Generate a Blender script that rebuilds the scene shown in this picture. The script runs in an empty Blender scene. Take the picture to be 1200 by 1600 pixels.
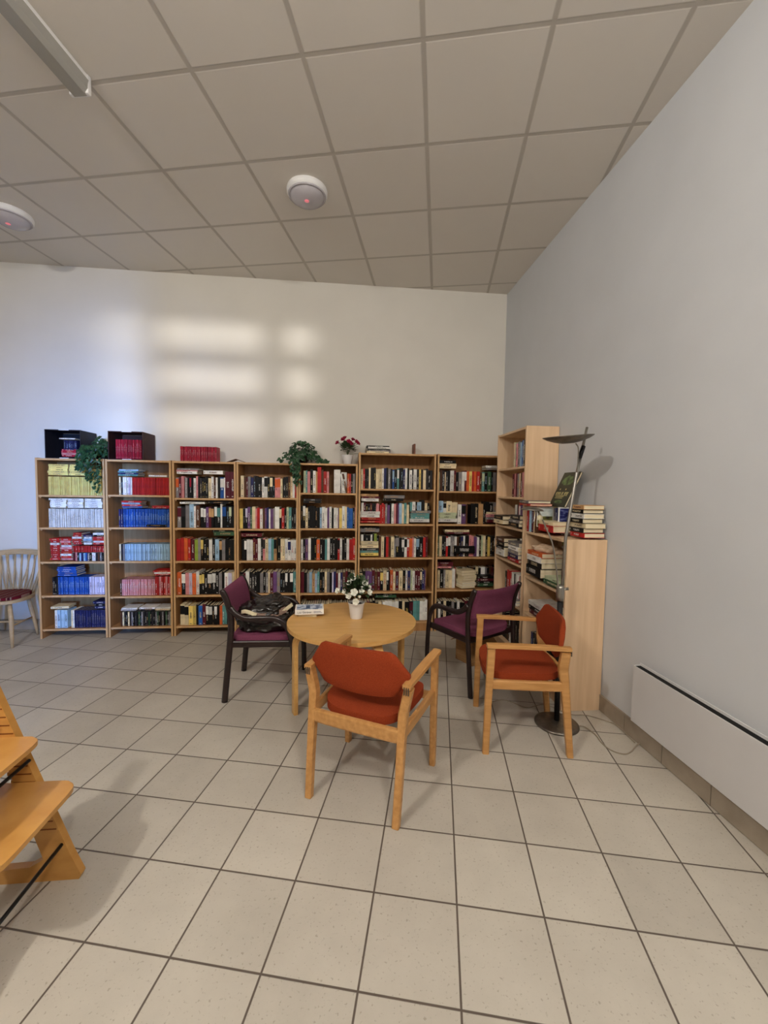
import bpy, bmesh, math, random
from mathutils import Vector, Matrix, noise
R_ = math.radians
rnd = random.Random(11)
SC = bpy.context.scene
COL = SC.collection

# ------------------------------------------------------------------ camera
CAM = Vector((-1.761, -4.443, 1.480))
RT = Vector((0.9951, -0.0978, 0.0148)); FW = Vector((0.0984, 0.9937, -0.0541)); 
RT.normalize(); UPV = RT.cross(FW).normalized(); FW = UPV.cross(RT).normalized()
cd = bpy.data.cameras.new('camera'); cam = bpy.data.objects.new('camera', cd); COL.objects.link(cam)
cam.matrix_world = Matrix(((RT.x, UPV.x, -FW.x, CAM.x), (RT.y, UPV.y, -FW.y, CAM.y), (RT.z, UPV.z, -FW.z, CAM.z), (0, 0, 0, 1)))
cd.sensor_fit = 'HORIZONTAL'; cd.sensor_width = 36; cd.lens = 637.6 / 1200 * 36; cd.clip_start = 0.05
SC.camera = cam
FPX = 637.6

# ------------------------------------------------------------------ light
H = 3.639
w = bpy.data.worlds.new('world'); SC.world = w; w.use_nodes = True
w.node_tree.nodes['Background'].inputs[0].default_value = (0.45, 0.6, 1.0, 1)
w.node_tree.nodes['Background'].inputs[1].default_value = 0.25

def light(name, kind, loc, energy, color, size=0.3, size_y=None, aim=None, **kw):
    l = bpy.data.lights.new(name, kind); l.energy = energy; l.color = color
    if kind == 'AREA':
        l.shape = 'DISK' if size_y is None else 'RECTANGLE'; l.size = size
        if size_y: l.size_y = size_y
    elif kind == 'SUN': l.angle = size
    else: l.shadow_soft_size = size
    for k, v in kw.items(): setattr(l, k, v)
    o = bpy.data.objects.new(name, l); COL.objects.link(o); o.location = loc
    if aim is not None:
        o.rotation_euler = (Vector(aim) - Vector(loc)).to_track_quat('-Z', 'Y').to_euler()
    return o
WARM = (1.0, 0.935, 0.855)
light('ceiling_key_light', 'POINT', (-3.75, -4.95, H - 0.30), 135, WARM, 0.07)
light('ceiling_second_light', 'POINT', (-1.15, -5.4, H - 0.30), 112, WARM, 0.08)
light('added_fill_light', 'POINT', (-2.3, -3.75, 2.75), 9, WARM, 0.30)  # added fill to brighten ceiling and back wall, no real pendant
light('window_daylight', 'AREA', (-2.50, -9.2, 1.75), 17, (0.16, 0.39, 1.0), 0.20, 2.0, aim=(-4.1, 0, 1.3), spread=R_(24))
light('low_sun', 'SUN', (-2.6, -12, 3), 1.9, (1.0, 0.94, 0.88), R_(2.8), aim=(-2.6 - 0.13 * 10, -2, 3 - 0.10))
SC.view_settings.view_transform = 'Standard'; SC.view_settings.look = 'None'
SC.view_settings.exposure = 0.22; SC.view_settings.gamma = 1.0; SC.view_settings.use_curve_mapping = False

# ------------------------------------------------------------------ materials
def lin(c):
    return tuple(((v / 255) / 12.92 if v / 255 <= 0.04045 else ((v / 255 + 0.055) / 1.055) ** 2.4) for v in c) + (1,)
def node(nt, t, **kw):
    n = nt.nodes.new(t)
    for k, v in kw.items(): setattr(n, k, v)
    return n
def base_mat(name, rgb, rough=0.6, spec=0.4, metal=0.0):
    m = bpy.data.materials.new(name); m.use_nodes = True
    b = m.node_tree.nodes['Principled BSDF']
    b.inputs['Base Color'].default_value = lin(rgb); b.inputs['Roughness'].default_value = rough
    b.inputs['Specular IOR Level'].default_value = spec; b.inputs['Metallic'].default_value = metal
    return m, m.node_tree, b
def noise_mat(name, rgb, rgb2, scale=(20, 20, 20), rough=0.6, bump=0.0, spec=0.4, detail=4, metal=0.0, nscale=1.0, lo=0.35, hi=0.65, bscale=None):
    """two tones mixed by a stretched noise, with an optional bump"""
    m, nt, b = base_mat(name, rgb, rough, spec, metal)
    tc = node(nt, 'ShaderNodeTexCoord'); mp = node(nt, 'ShaderNodeMapping'); mp.inputs['Scale'].default_value = scale
    no = node(nt, 'ShaderNodeTexNoise'); no.inputs['Scale'].default_value = nscale; no.inputs['Detail'].default_value = detail
    cr = node(nt, 'ShaderNodeValToRGB'); cr.color_ramp.elements[0].color = lin(rgb); cr.color_ramp.elements[1].color = lin(rgb2)
    cr.color_ramp.elements[0].position = lo; cr.color_ramp.elements[1].position = hi
    L = nt.links
    L.new(tc.outputs['Object'], mp.inputs['Vector']); L.new(mp.outputs[0], no.inputs['Vector'])
    L.new(no.outputs['Fac'], cr.inputs['Fac']); L.new(cr.outputs[0], b.inputs['Base Color'])
    if bump:
        bp = node(nt, 'ShaderNodeBump'); bp.inputs['Strength'].default_value = bump; bp.inputs['Distance'].default_value = 0.002
        src = no
        if bscale:
            src = node(nt, 'ShaderNodeTexNoise'); src.inputs['Scale'].default_value = bscale; src.inputs['Detail'].default_value = 3
            L.new(tc.outputs['Object'], src.inputs['Vector'])
        L.new(src.outputs['Fac'], bp.inputs['Height']); L.new(bp.outputs[0], b.inputs['Normal'])
    return m

def grid_mat(name, tile, tile2, line, origin, size, half, ang, rough, speck=None, mottle=3.0, bump=0.3):
    """square tiles laid on a turned grid: joints, per-tile tone, mottling and specks"""
    m, nt, b = base_mat(name, tile, rough, 0.4); L = nt.links
    tc = node(nt, 'ShaderNodeTexCoord')
    sub = node(nt, 'ShaderNodeVectorMath', operation='SUBTRACT'); sub.inputs[1].default_value = (origin[0], origin[1], 0)
    ro = node(nt, 'ShaderNodeVectorRotate', rotation_type='Z_AXIS'); ro.inputs['Angle'].default_value = ang
    dv = node(nt, 'ShaderNodeVectorMath', operation='DIVIDE'); dv.inputs[1].default_value = (size, size, 1)
    L.new(tc.outputs['Object'], sub.inputs[0]); L.new(sub.outputs[0], ro.inputs['Vector']); L.new(ro.outputs[0], dv.inputs[0])
    sp = node(nt, 'ShaderNodeSeparateXYZ'); L.new(dv.outputs[0], sp.inputs[0])
    ds = []
    for ax in (0, 1):
        pp = node(nt, 'ShaderNodeMath', operation='PINGPONG'); pp.inputs[1].default_value = 0.5; L.new(sp.outputs[ax], pp.inputs[0]); ds.append(pp)
    mn = node(nt, 'ShaderNodeMath', operation='MINIMUM'); L.new(ds[0].outputs[0], mn.inputs[0]); L.new(ds[1].outputs[0], mn.inputs[1])
    st = node(nt, 'ShaderNodeMapRange'); st.inputs['From Min'].default_value = half / size * 0.7; st.inputs['From Max'].default_value = half / size * 1.25
    L.new(mn.outputs[0], st.inputs['Value'])
    fl = node(nt, 'ShaderNodeVectorMath', operation='FLOOR'); L.new(dv.outputs[0], fl.inputs[0])
    wn = node(nt, 'ShaderNodeTexWhiteNoise', noise_dimensions='2D'); L.new(fl.outputs[0], wn.inputs['Vector'])
    no = node(nt, 'ShaderNodeTexNoise'); no.inputs['Scale'].default_value = mottle; no.inputs['Detail'].default_value = 8; no.inputs['Roughness'].default_value = 0.65
    L.new(tc.outputs['Object'], no.inputs['Vector'])
    av = node(nt, 'ShaderNodeMath', operation='MULTIPLY_ADD'); av.inputs[1].default_value = 0.35; L.new(wn.outputs['Value'], av.inputs[0]); L.new(no.outputs['Fac'], av.inputs[2])
    cr = node(nt, 'ShaderNodeValToRGB'); cr.color_ramp.elements[0].position = 0.42; cr.color_ramp.elements[1].position = 0.95
    cr.color_ramp.elements[0].color = lin(tile); cr.color_ramp.elements[1].color = lin(tile2); L.new(av.outputs[0], cr.inputs['Fac'])
    last = cr.outputs[0]
    if speck:
        n2 = node(nt, 'ShaderNodeTexNoise'); n2.inputs['Scale'].default_value = 95; n2.inputs['Detail'].default_value = 2; L.new(tc.outputs['Object'], n2.inputs['Vector'])
        c2 = node(nt, 'ShaderNodeMapRange'); c2.inputs['From Min'].default_value = 0.62; c2.inputs['From Max'].default_value = 0.72; c2.inputs['To Max'].default_value = 0.45
        L.new(n2.outputs['Fac'], c2.inputs['Value'])
        mx = node(nt, 'ShaderNodeMix', data_type='RGBA'); mx.inputs['B'].default_value = lin(speck); L.new(c2.outputs[0], mx.inputs['Factor']); L.new(last, mx.inputs['A']); last = mx.outputs['Result']
    mx = node(nt, 'ShaderNodeMix', data_type='RGBA'); mx.inputs['A'].default_value = lin(line)
    L.new(st.outputs[0], mx.inputs['Factor']); L.new(last, mx.inputs['B']); L.new(mx.outputs['Result'], b.inputs['Base Color'])
    bp = node(nt, 'ShaderNodeBump'); bp.inputs['Strength'].default_value = bump; bp.inputs['Distance'].default_value = 0.004
    L.new(st.outputs[0], bp.inputs['Height']); L.new(bp.outputs[0], b.inputs['Normal'])
    return m

ANG = R_(13.29)
M = {}
M['floor'] = grid_mat('floor_tile', (176, 170, 159), (196, 190, 178), (92, 82, 74), (-1.344, -3.093), 0.301, 0.0034, ANG, 0.42, speck=(120, 108, 92))
M['ceiling'] = grid_mat('ceiling_tile', (216, 211, 203), (222, 217, 209), (186, 180, 171), (-1.402, -2.390), 0.600, 0.0125, ANG, 0.9, mottle=1.2, bump=0.5)
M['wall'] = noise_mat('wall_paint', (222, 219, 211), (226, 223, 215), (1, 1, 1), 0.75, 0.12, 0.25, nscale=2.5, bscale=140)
M['wall_shaded'] = noise_mat('wall_paint_shaded', (203, 206, 210), (207, 210, 214), (1, 1, 1), 0.75, 0.12, 0.25, nscale=2.5, bscale=140)  # same paint as the back wall, its greyer light put into the colour
M['wall_dim'] = noise_mat('unseen_wall_low_bounce', (128, 124, 118), (134, 130, 124), (1, 1, 1), 0.8, nscale=2.5)  # unseen walls darkened to cut bounce and deepen the shadows
M['base_tile'] = noise_mat('baseboard_tile', (150, 138, 122), (166, 154, 138), (1, 1, 1), 0.4, 0, 0.4, nscale=8)
M['grout'] = noise_mat('dark_grout', (70, 62, 54), (84, 74, 64), (1, 1, 1), 0.9, nscale=30)
M['oak'] = noise_mat('oak_veneer', (164, 118, 72), (182, 136, 88), (34, 34, 2.2), 0.5, 0.05, 0.3, nscale=1)
M['oak_edge'] = noise_mat('light_oak_edge', (198, 156, 108), (210, 170, 122), (30, 30, 3), 0.5, 0, 0.3)
M['birch'] = noise_mat('birch_veneer', (221, 188, 150), (232, 201, 165), (26, 26, 1.6), 0.5, 0.03, 0.3, nscale=1)
M['table'] = noise_mat('table_veneer', (206, 158, 90), (218, 172, 106), (4, 40, 40), 0.32, 0.02, 0.45, nscale=1)
M['chairwood'] = noise_mat('chair_oak', (178, 128, 72), (198, 148, 90), (40, 5, 40), 0.38, 0.04, 0.45, nscale=1)
M['highwood'] = noise_mat('high_chair_beech', (186, 134, 68), (200, 150, 82), (8, 8, 18), 0.35, 0.02, 0.45, nscale=1)
M['spindle'] = noise_mat('varnished_beech', (176, 150, 112), (190, 164, 126), (12, 12, 30), 0.4, 0, 0.4)
M['blackwood'] = noise_mat('dark_stained_wood', (28, 17, 17), (40, 24, 22), (6, 6, 30), 0.3, 0, 0.5)
M['purple'] = noise_mat('purple_wool', (114, 58, 82), (132, 72, 98), (1, 1, 1), 0.95, 0.5, 0.15, nscale=260, bscale=420)
M['rust'] = noise_mat('rust_wool', (134, 52, 24), (150, 62, 32), (1, 1, 1), 0.95, 0.5, 0.15, nscale=260, bscale=420)
M['white_plastic'] = noise_mat('white_enamel', (226, 226, 226), (232, 232, 232), (1, 1, 1), 0.4, nscale=4)
M['radiator'] = noise_mat('radiator_enamel', (206, 205, 206), (210, 209, 210), (1, 1, 1), 0.45, nscale=4)
M['black'] = noise_mat('black_void', (6, 6, 7), (10, 10, 11), (1, 1, 1), 0.8, nscale=20)
M['blackmetal'] = noise_mat('black_metal', (14, 14, 16), (20, 20, 22), (1, 1, 1), 0.35, nscale=20)
M['steel'] = noise_mat('brushed_steel', (150, 146, 138), (172, 168, 160), (60, 60, 4), 0.32, 0.02, 0.5, metal=0.9)
M['steel_dark'] = noise_mat('worn_steel', (112, 106, 98), (132, 126, 116), (30, 30, 30), 0.36, 0.02, 0.5, metal=0.85)
M['cable'] = noise_mat('cable_plastic', (150, 138, 120), (164, 152, 134), (1, 1, 1), 0.5, nscale=20)
M['crate_black'] = noise_mat('black_box_board', (20, 18, 24), (30, 26, 32), (1, 1, 1), 0.6, nscale=20)
M['crate_brown'] = noise_mat('dark_brown_box_board', (54, 26, 22), (64, 32, 27), (1, 1, 1), 0.6, nscale=20)
M['cardboard'] = noise_mat('cardboard', (150, 112, 70), (166, 126, 82), (1, 1, 60), 0.8, nscale=1)
M['leaf_ivy'] = noise_mat('ivy_leaf', (12, 44, 24), (44, 86, 50), (1, 1, 1), 0.45, nscale=34)
M['leaf_dark'] = noise_mat('dark_leaf', (34, 54, 30), (70, 92, 58), (1, 1, 1), 0.5, nscale=40)
M['stem'] = noise_mat('green_stem', (62, 74, 40), (80, 92, 52), (1, 1, 1), 0.6, nscale=30)
M['petal_white'] = noise_mat('white_petal', (240, 240, 226), (250, 250, 240), (1, 1, 1), 0.6, nscale=60)
M['petal_red'] = noise_mat('crimson_petal', (142, 16, 56), (176, 34, 76), (1, 1, 1), 0.6, nscale=60)
M['soil'] = noise_mat('dark_soil', (24, 18, 14), (44, 34, 26), (1, 1, 1), 0.95, nscale=120)
M['leather'] = noise_mat('black_leather', (20, 17, 16), (40, 34, 30), (1, 1, 1), 0.24, 0.6, 0.6, nscale=14, bscale=26)
M['lining'] = noise_mat('cream_lining', (206, 194, 158), (222, 210, 176), (1, 1, 1), 0.7, nscale=20)
M['taupe'] = noise_mat('taupe_lining', (120, 96, 84), (140, 114, 100), (1, 1, 1), 0.7, nscale=20)
M['papernews'] = noise_mat('crumpled_paper', (196, 160, 130), (228, 206, 178), (1, 1, 1), 0.8, nscale=26)
M['dome'] = noise_mat('opal_dome', (176, 172, 178), (186, 182, 188), (1, 1, 1), 0.25, 0, 0.6, nscale=5)
def cushion_mat():
    m, nt, b = base_mat('striped_cushion', (92, 24, 34), 0.95, 0.1); L = nt.links
    tc = node(nt, 'ShaderNodeTexCoord'); sp = node(nt, 'ShaderNodeSeparateXYZ'); L.new(tc.outputs['Object'], sp.inputs[0])
    a = node(nt, 'ShaderNodeMath', operation='PINGPONG'); a.inputs[1].default_value = 0.03; L.new(sp.outputs[0], a.inputs[0])
    c = node(nt, 'ShaderNodeValToRGB'); c.color_ramp.interpolation = 'CONSTANT'
    e = c.color_ramp.elements; e[0].color = lin((96, 22, 34)); e[1].position = 0.5; e[1].color = lin((150, 118, 104))
    x = e.new(0.75); x.color = lin((70, 18, 30))
    s = node(nt, 'ShaderNodeMath', operation='MULTIPLY'); s.inputs[1].default_value = 33; L.new(a.outputs[0], s.inputs[0]); L.new(s.outputs[0], c.inputs[0]); L.new(c.outputs[0], b.inputs['Base Color'])
    return m
M['cushion'] = cushion_mat()
def clear_mat():
    m, nt, b = base_mat('clear_acrylic', (205, 203, 196), 0.12, 0.5)
    b.inputs['Transmission Weight'].default_value = 0.45; b.inputs['IOR'].default_value = 1.25
    no = node(nt, 'ShaderNodeTexNoise'); no.inputs['Scale'].default_value = 30
    bp = node(nt, 'ShaderNodeBump'); bp.inputs['Strength'].default_value = 0.3; nt.links.new(no.outputs['Fac'], bp.inputs['Height']); nt.links.new(bp.outputs[0], b.inputs['Normal'])
    return m
M['acrylic'] = clear_mat()

PAL = dict(K=((13, 12, 13), 'black'), D=((42, 39, 41), 'charcoal'), E=((128, 124, 124), 'grey'), W=((226, 224, 218), 'white'),
    C=((222, 206, 168), 'cream'), A=((186, 146, 100), 'tan'), S=((84, 52, 34), 'brown'), R=((172, 36, 34), 'red'), M=((86, 22, 34), 'maroon'),
    O=((202, 92, 44), 'orange'), Y=((222, 196, 108), 'yellow'), G=((52, 84, 58), 'green'), H=((140, 160, 62), 'lime'), X=((184, 194, 160), 'pale green'),
    T=((86, 140, 138), 'teal'), L=((150, 182, 206), 'light blue'), B=((34, 84, 156), 'blue'), N=((34, 38, 84), 'navy'), V=((98, 66, 112), 'purple'),
    P=((206, 136, 138), 'pink'), Z=((196, 190, 212), 'lavender'), I=((150, 20, 44), 'crimson'), Q=((30, 76, 158), 'bright blue'), J=((240, 212, 126), 'pale yellow'))
DARK = set('KDSMGBNVRITOQE')
_bm = {}
def cover_mat(k):
    if ('c', k) not in _bm:
        c = PAL[k][0]; c2 = tuple(min(255, int(v * 1.12 + 4)) for v in c)
        _bm[('c', k)] = m = noise_mat('cover_' + PAL[k][1].replace(' ', '_'), c, c2, (1, 1, 1), 0.45, 0, 0.25, nscale=18)
        nt = m.node_tree; b = nt.nodes['Principled BSDF']; src = b.inputs['Base Color'].links[0].from_socket
        oi = nt.nodes.new('ShaderNodeObjectInfo'); mr = nt.nodes.new('ShaderNodeMapRange'); mr.inputs['To Min'].default_value = 0.72; mr.inputs['To Max'].default_value = 1.12
        hs = nt.nodes.new('ShaderNodeHueSaturation'); nt.links.new(oi.outputs['Random'], mr.inputs['Value']); nt.links.new(mr.outputs[0], hs.inputs['Value']); nt.links.new(src, hs.inputs['Color']); nt.links.new(hs.outputs[0], b.inputs['Base Color'])
    return _bm[('c', k)]
def ink_mat(k, i, amount=0.52):
    """printed lettering: short irregular strokes of colour i on cover colour k"""
    if (k, i) not in _bm:
        m, nt, b = base_mat('print_%s_on_%s' % (PAL[i][1].replace(' ', '_'), PAL[k][1].replace(' ', '_')), PAL[k][0], 0.42, 0.4); L = nt.links
        tc = node(nt, 'ShaderNodeTexCoord'); mp = node(nt, 'ShaderNodeMapping'); mp.inputs['Scale'].default_value = (260, 260, 210)
        no = node(nt, 'ShaderNodeTexNoise'); no.inputs['Scale'].default_value = 1; no.inputs['Detail'].default_value = 1
        cr = node(nt, 'ShaderNodeValToRGB'); cr.color_ramp.interpolation = 'CONSTANT'; e = cr.color_ramp.elements
        e[0].color = lin(PAL[k][0]); e[1].position = 0.52; e[1].color = lin(PAL[i][0])
        L.new(tc.outputs['Object'], mp.inputs[0]); L.new(mp.outputs[0], no.inputs['Vector']); L.new(no.outputs['Fac'], cr.inputs[0]); L.new(cr.outputs[0], b.inputs['Base Color'])
        _bm[(k, i)] = m
    return _bm[(k, i)]
M['pages'] = noise_mat('book_pages', (226, 212, 178), (238, 226, 196), (4, 4, 400), 0.85, 0, 0.1, nscale=1)
M['pages_side'] = M['pages']

# ------------------------------------------------------------------ helpers
def tag(o, label=None, cat=None, group=None, kind=None):
    if label: o['label'] = label
    if cat: o['category'] = cat
    if group: o['group'] = group
    if kind: o['kind'] = kind
    return o
def empty(name, loc, rz=0, **kw):
    o = bpy.data.objects.new(name, None); COL.objects.link(o); o.location = loc; o.rotation_euler = (0, 0, rz); o.empty_display_size = 0.1
    return tag(o, **kw)
class MB:
    """collects shapes and builds them as one mesh"""
    def __init__(s): s.bm = bmesh.new(); s.mi = 0
    def _new(s, verts, faces, smooth=False):
        vs = [s.bm.verts.new(v) for v in verts]
        for f in faces:
            try:
                fc = s.bm.faces.new([vs[i] for i in f]); fc.material_index = s.mi; fc.smooth = smooth
            except ValueError: pass
        return vs
    def box(s, x0, x1, y0, y1, z0, z1, bev=0.0):
        t = bmesh.new(); bmesh.ops.create_cube(t, size=1)
        for v in t.verts: v.co = Vector(((x0 + x1) / 2 + v.co.x * (x1 - x0), (y0 + y1) / 2 + v.co.y * (y1 - y0), (z0 + z1) / 2 + v.co.z * (z1 - z0)))
        if bev: bmesh.ops.bevel(t, geom=list(t.edges), offset=bev, segments=2, affect='EDGES', profile=0.6)
        s.merge(t, bool(bev) and False); return s
    def merge(s, t, smooth=False):
        t.verts.ensure_lookup_table(); t.verts.index_update()
        s._new([v.co.copy() for v in t.verts], [[v.index for v in f.verts] for f in t.faces], smooth); t.free()
    def tube(s, pts, r, n=10, side=None, ry=None, cap=True, smooth=True, square=False):
        """sweep along pts; r may be a list; side fixes one axis of the cross-section"""
        pts = [Vector(p) for p in pts]; rs = r if isinstance(r, (list, tuple)) else [r] * len(pts)
        rys = rs if ry is None else (ry if isinstance(ry, (list, tuple)) else [ry] * len(pts))
        rings = []; prev = Vector(side).normalized() if side else None
        for i, p in enumerate(pts):
            a = pts[max(i - 1, 0)]; b = pts[min(i + 1, len(pts) - 1)]; t = (b - a).normalized()
            if prev is None: prev = t.orthogonal().normalized()
            sx = Vector(side).normalized() if side else prev
            sx = (sx - t * sx.dot(t)).normalized(); sy = t.cross(sx); prev = sx
            if square:
                prof = [(-1, -1), (1, -1), (1, 1), (-1, 1)]
                c = 0.72; prof = [(-1, -c), (-c, -1), (c, -1), (1, -c), (1, c), (c, 1), (-c, 1), (-1, c)]
            else: prof = [(math.cos(2 * math.pi * k / n), math.sin(2 * math.pi * k / n)) for k in range(n)]
            rings.append([p + sx * (u * rs[i]) + sy * (v * rys[i]) for u, v in prof])
        m = len(rings[0]); V = [v for rg in rings for v in rg]; F = []
        for i in range(len(rings) - 1):
            for k in range(m): F.append([i * m + k, i * m + (k + 1) % m, (i + 1) * m + (k + 1) % m, (i + 1) * m + k])
        if cap: F.append(list(range(m))[::-1]); F.append([(len(rings) - 1) * m + k for k in range(m)])
        s._new(V, F, smooth and not square); return s
    def lathe(s, prof, n=32, c=(0, 0, 0), smooth=True):
        V = []; F = []
        for (r, z) in prof:
            for k in range(n): V.append((c[0] + r * math.cos(2 * math.pi * k / n), c[1] + r * math.sin(2 * math.pi * k / n), c[2] + z))
        for i in range(len(prof) - 1):
            for k in range(n): F.append([i * n + k, i * n + (k + 1) % n, (i + 1) * n + (k + 1) % n, (i + 1) * n + k])
        F.append(list(range(n))[::-1]); F.append([(len(prof) - 1) * n + k for k in range(n)])
        s._new(V, F, smooth); return s
    def prism(s, outline, z0, z1, bev=0.0, T=None, segs=2):
        t = bmesh.new(); lo = [t.verts.new((x, y, z0)) for x, y in outline]; hi = [t.verts.new((x, y, z1)) for x, y in outline]
        n = len(lo); t.faces.new(lo[::-1]); t.faces.new(hi)
        for k in range(n): t.faces.new([lo[k], lo[(k + 1) % n], hi[(k + 1) % n], hi[k]])
        if bev:
            ed = [e for e in t.edges if abs(e.verts[0].co.z - e.verts[1].co.z) < 1e-6]
            bmesh.ops.bevel(t, geom=ed, offset=bev, segments=segs, affect='EDGES', profile=0.5)
        if T:
            for v in t.verts: v.co = Vector(T(v.co))
        s.merge(t); return s
    def build(s, name, mats, parent=None, loc=(0, 0, 0), rot=(0, 0, 0), smooth=False, angle=None):
        bmesh.ops.recalc_face_normals(s.bm, faces=s.bm.faces)
        me = bpy.data.meshes.new(name); s.bm.to_mesh(me); s.bm.free()
        for m in (mats if isinstance(mats, (list, tuple)) else [mats]): me.materials.append(m)
        if smooth: 
            for p in me.polygons: p.use_smooth = True
        if angle: me.set_sharp_from_angle(angle=R_(angle))
        o = bpy.data.objects.new(name, me); COL.objects.link(o); o.location = loc; o.rotation_euler = rot
        if parent: o.parent = parent
        return o
def cat(pts, n=6):
    """smooth curve through points"""
    P = [Vector(p) for p in pts]; P = [2 * P[0] - P[1]] + P + [2 * P[-1] - P[-2]]; out = []
    for i in range(1, len(P) - 2):
        for k in range(n):
            t = k / n; a, b, c, d = P[i - 1], P[i], P[i + 1], P[i + 2]
            out.append(0.5 * ((2 * b) + (c - a) * t + (2 * a - 5 * b + 4 * c - d) * t * t + (3 * b - a - 3 * c + d) * t ** 3))
    out.append(P[-2]); return out
def copy_tree(o, parent=None):
    c = o.copy(); COL.objects.link(c)
    if parent: c.parent = parent
    for ch in [x for x in COL.objects if x.parent == o]: copy_tree(ch, c)
    return c
def text_mesh(body, size, parent, loc, rot, mat, name='lettering', squash=1.0):
    cu = bpy.data.curves.new('t', 'FONT'); cu.body = body; cu.size = size; cu.extrude = 0.0003; cu.align_x = 'CENTER'; cu.align_y = 'CENTER'
    t = bpy.data.objects.new('t', cu); COL.objects.link(t); dg = bpy.context.evaluated_depsgraph_get(); dg.update()
    me = bpy.data.meshes.new_from_object(t.evaluated_get(dg)); bpy.data.objects.remove(t); me.materials.clear(); me.materials.append(mat)
    o = bpy.data.objects.new(name, me); COL.objects.link(o); o.parent = parent; o.location = loc; o.rotation_euler = rot; o.scale = (squash, 1, 1); return o

# ------------------------------------------------------------------ the room
def struct(name, mb, mat, **kw): return tag(mb.build(name, mat, **kw), kind='structure')
XL, YR = -7.2, -9.4
ZB0 = 1.165
struct('floor', MB().box(XL, 0.2, YR, 0.2, -0.1, 0), M['floor'])
struct('ceiling', MB().box(XL, 0.2, YR, 0.2, H, H + 0.08), M['ceiling'])
struct('wall_back', MB().box(XL, 0.2, 0, 0.15, 0, H), M['wall'])
struct('wall_right', MB().box(0, 0.15, YR, 0, 0, H), M['wall_shaded'])
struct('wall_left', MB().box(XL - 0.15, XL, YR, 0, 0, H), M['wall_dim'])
# unseen walls behind camera; slots shaped to throw light bands on back wall
def slotted(mb, x0, x1, y0, y1, cols, rows):
    xs = [x0]
    for a, b in cols: xs += [a, b]
    xs.append(x1)
    for i in range(0, len(xs), 2): 
        if xs[i + 1] - xs[i] > 1e-4: mb.box(xs[i], xs[i + 1], y0, y1, 0, H)
    for a, b in cols:
        zs = [0]
        for c, d in rows: zs += [c, d]
        zs.append(H)
        for i in range(0, len(zs), 2): mb.box(a, b, y0, y1, zs[i], zs[i + 1])
rowsP = [(2.13, 2.27), (2.58, 2.73), (3.02, 3.18)]
YP = -6.2
def sh(x, Y): return x - 0.13 * Y
mb = MB(); slotted(mb, sh(-3.70, YP), 0, YP - 0.1, YP, [(sh(-3.63, YP), sh(-2.62, YP)), (sh(-2.38, YP), sh(-2.08, YP))], rowsP)
struct('added_partition', mb, M['wall_dim'])  # unseen wall added to block the blue daylight on its right
mb = MB(); c1 = (sh(-4.20, YR), sh(-3.74, YR)); slotted(mb, XL, c1[0], YR - 0.12, YR, [], [])
for a, b in ((c1[1], sh(-3.68, YR)), (sh(-2.0, YR), 0)): mb.box(a, b, YR - 0.12, YR, 0, H)
slotted(mb, c1[0], c1[1], YR - 0.12, YR, [c1], rowsP)
mb.box(sh(-3.68, YR), sh(-2.0, YR), YR - 0.12, YR, 0, 2.05); mb.box(sh(-3.68, YR), sh(-2.0, YR), YR - 0.12, YR, 3.25, H)
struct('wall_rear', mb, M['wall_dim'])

def baseboard(name, along, n, rot, loc):
    mb = MB()
    mb.mi = 1; mb.box(0, n * 0.301, 0, 0.010, 0, 0.107)
    mb.mi = 0
    for i in range(n): mb.box(i * 0.301 + 0.0022, (i + 1) * 0.301 - 0.0022, 0.0, 0.013, 0.003, 0.104)
    mb.mi = 0; mb.box(0, n * 0.301, 0, 0.014, 0.1055, 0.109)
    o = struct(name, mb, [M['base_tile'], M['grout']]); o.location = loc; o.rotation_euler = (0, 0, rot); return o
baseboard('baseboard_right', 1, 24, R_(90), (0, -1.9 - 24 * 0.301 + 0.301 * 6.2, 0))
baseboard('baseboard_back', 1, 23, R_(180), (-0.05, 0, 0))

# flat wall radiator on the right wall
rad = empty('radiator', (0, -2.235, 0.14), label='long flat white panel radiator with a black top slot, low on right wall', cat='radiator')
MB().box(-0.045, -0.040, -4.2, 0, -0.010, 0.326, 0.0015).build('front_panel', M['radiator'], rad)
MB().box(-0.040, -0.002, -4.19, -0.012, 0.0, 0.30).build('heating_core', M['black'], rad)
mb = MB(); mb.box(-0.040, -0.0005, -0.006, 0, -0.008, 0.326); mb.box(-0.040, -0.0005, -4.2, -4.19, -0.008, 0.326); mb.box(-0.003, -0.0005, -4.2, 0, 0.29, 0.338)
mb.build('side_panel', M['white_plastic'], rad)
mb = MB(); mb.box(-0.040, -0.003, -4.19, -0.006, 0.315, 0.3235); mb.build('top_grille', M['black'], rad)

# ------------------------------------------------------------------ ceiling fittings
dl = empty('ceiling_light', (-2.045, -1.325, H), label='round white dome ceiling light, nearer the middle of the ceiling', cat='ceiling light', group='round dome ceiling lights')
MB().lathe([(0.0, 0), (0.142, 0), (0.146, -0.012), (0.144, -0.03), (0.134, -0.04), (0.0, -0.04)], 48).build('housing', M['white_plastic'], dl, angle=40)
dm = MB().lathe([(0.126, -0.036), (0.122, -0.05), (0.108, -0.068), (0.085, -0.082), (0.055, -0.092), (0.02, -0.097), (0.004, -0.0975)], 48).build('dome', M['dome'], dl)
MB().lathe([(0.132, -0.036), (0.136, -0.044), (0.128, -0.052), (0.122, -0.046)], 48).build('rim', M['dome'], dm)
em, _nt, _b = base_mat('pink_emission', (230, 130, 140), 0.5); _b.inputs['Emission Color'].default_value = lin((240, 130, 140)); _b.inputs['Emission Strength'].default_value = 0.35
MB().lathe([(0, 0), (0.012, 0.001), (0.017, 0.004), (0, 0.006)], 16).build('pink_spot', em, dm, loc=(0.0, -0.03, -0.1015))  # small pink emitting disc under the dome
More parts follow.
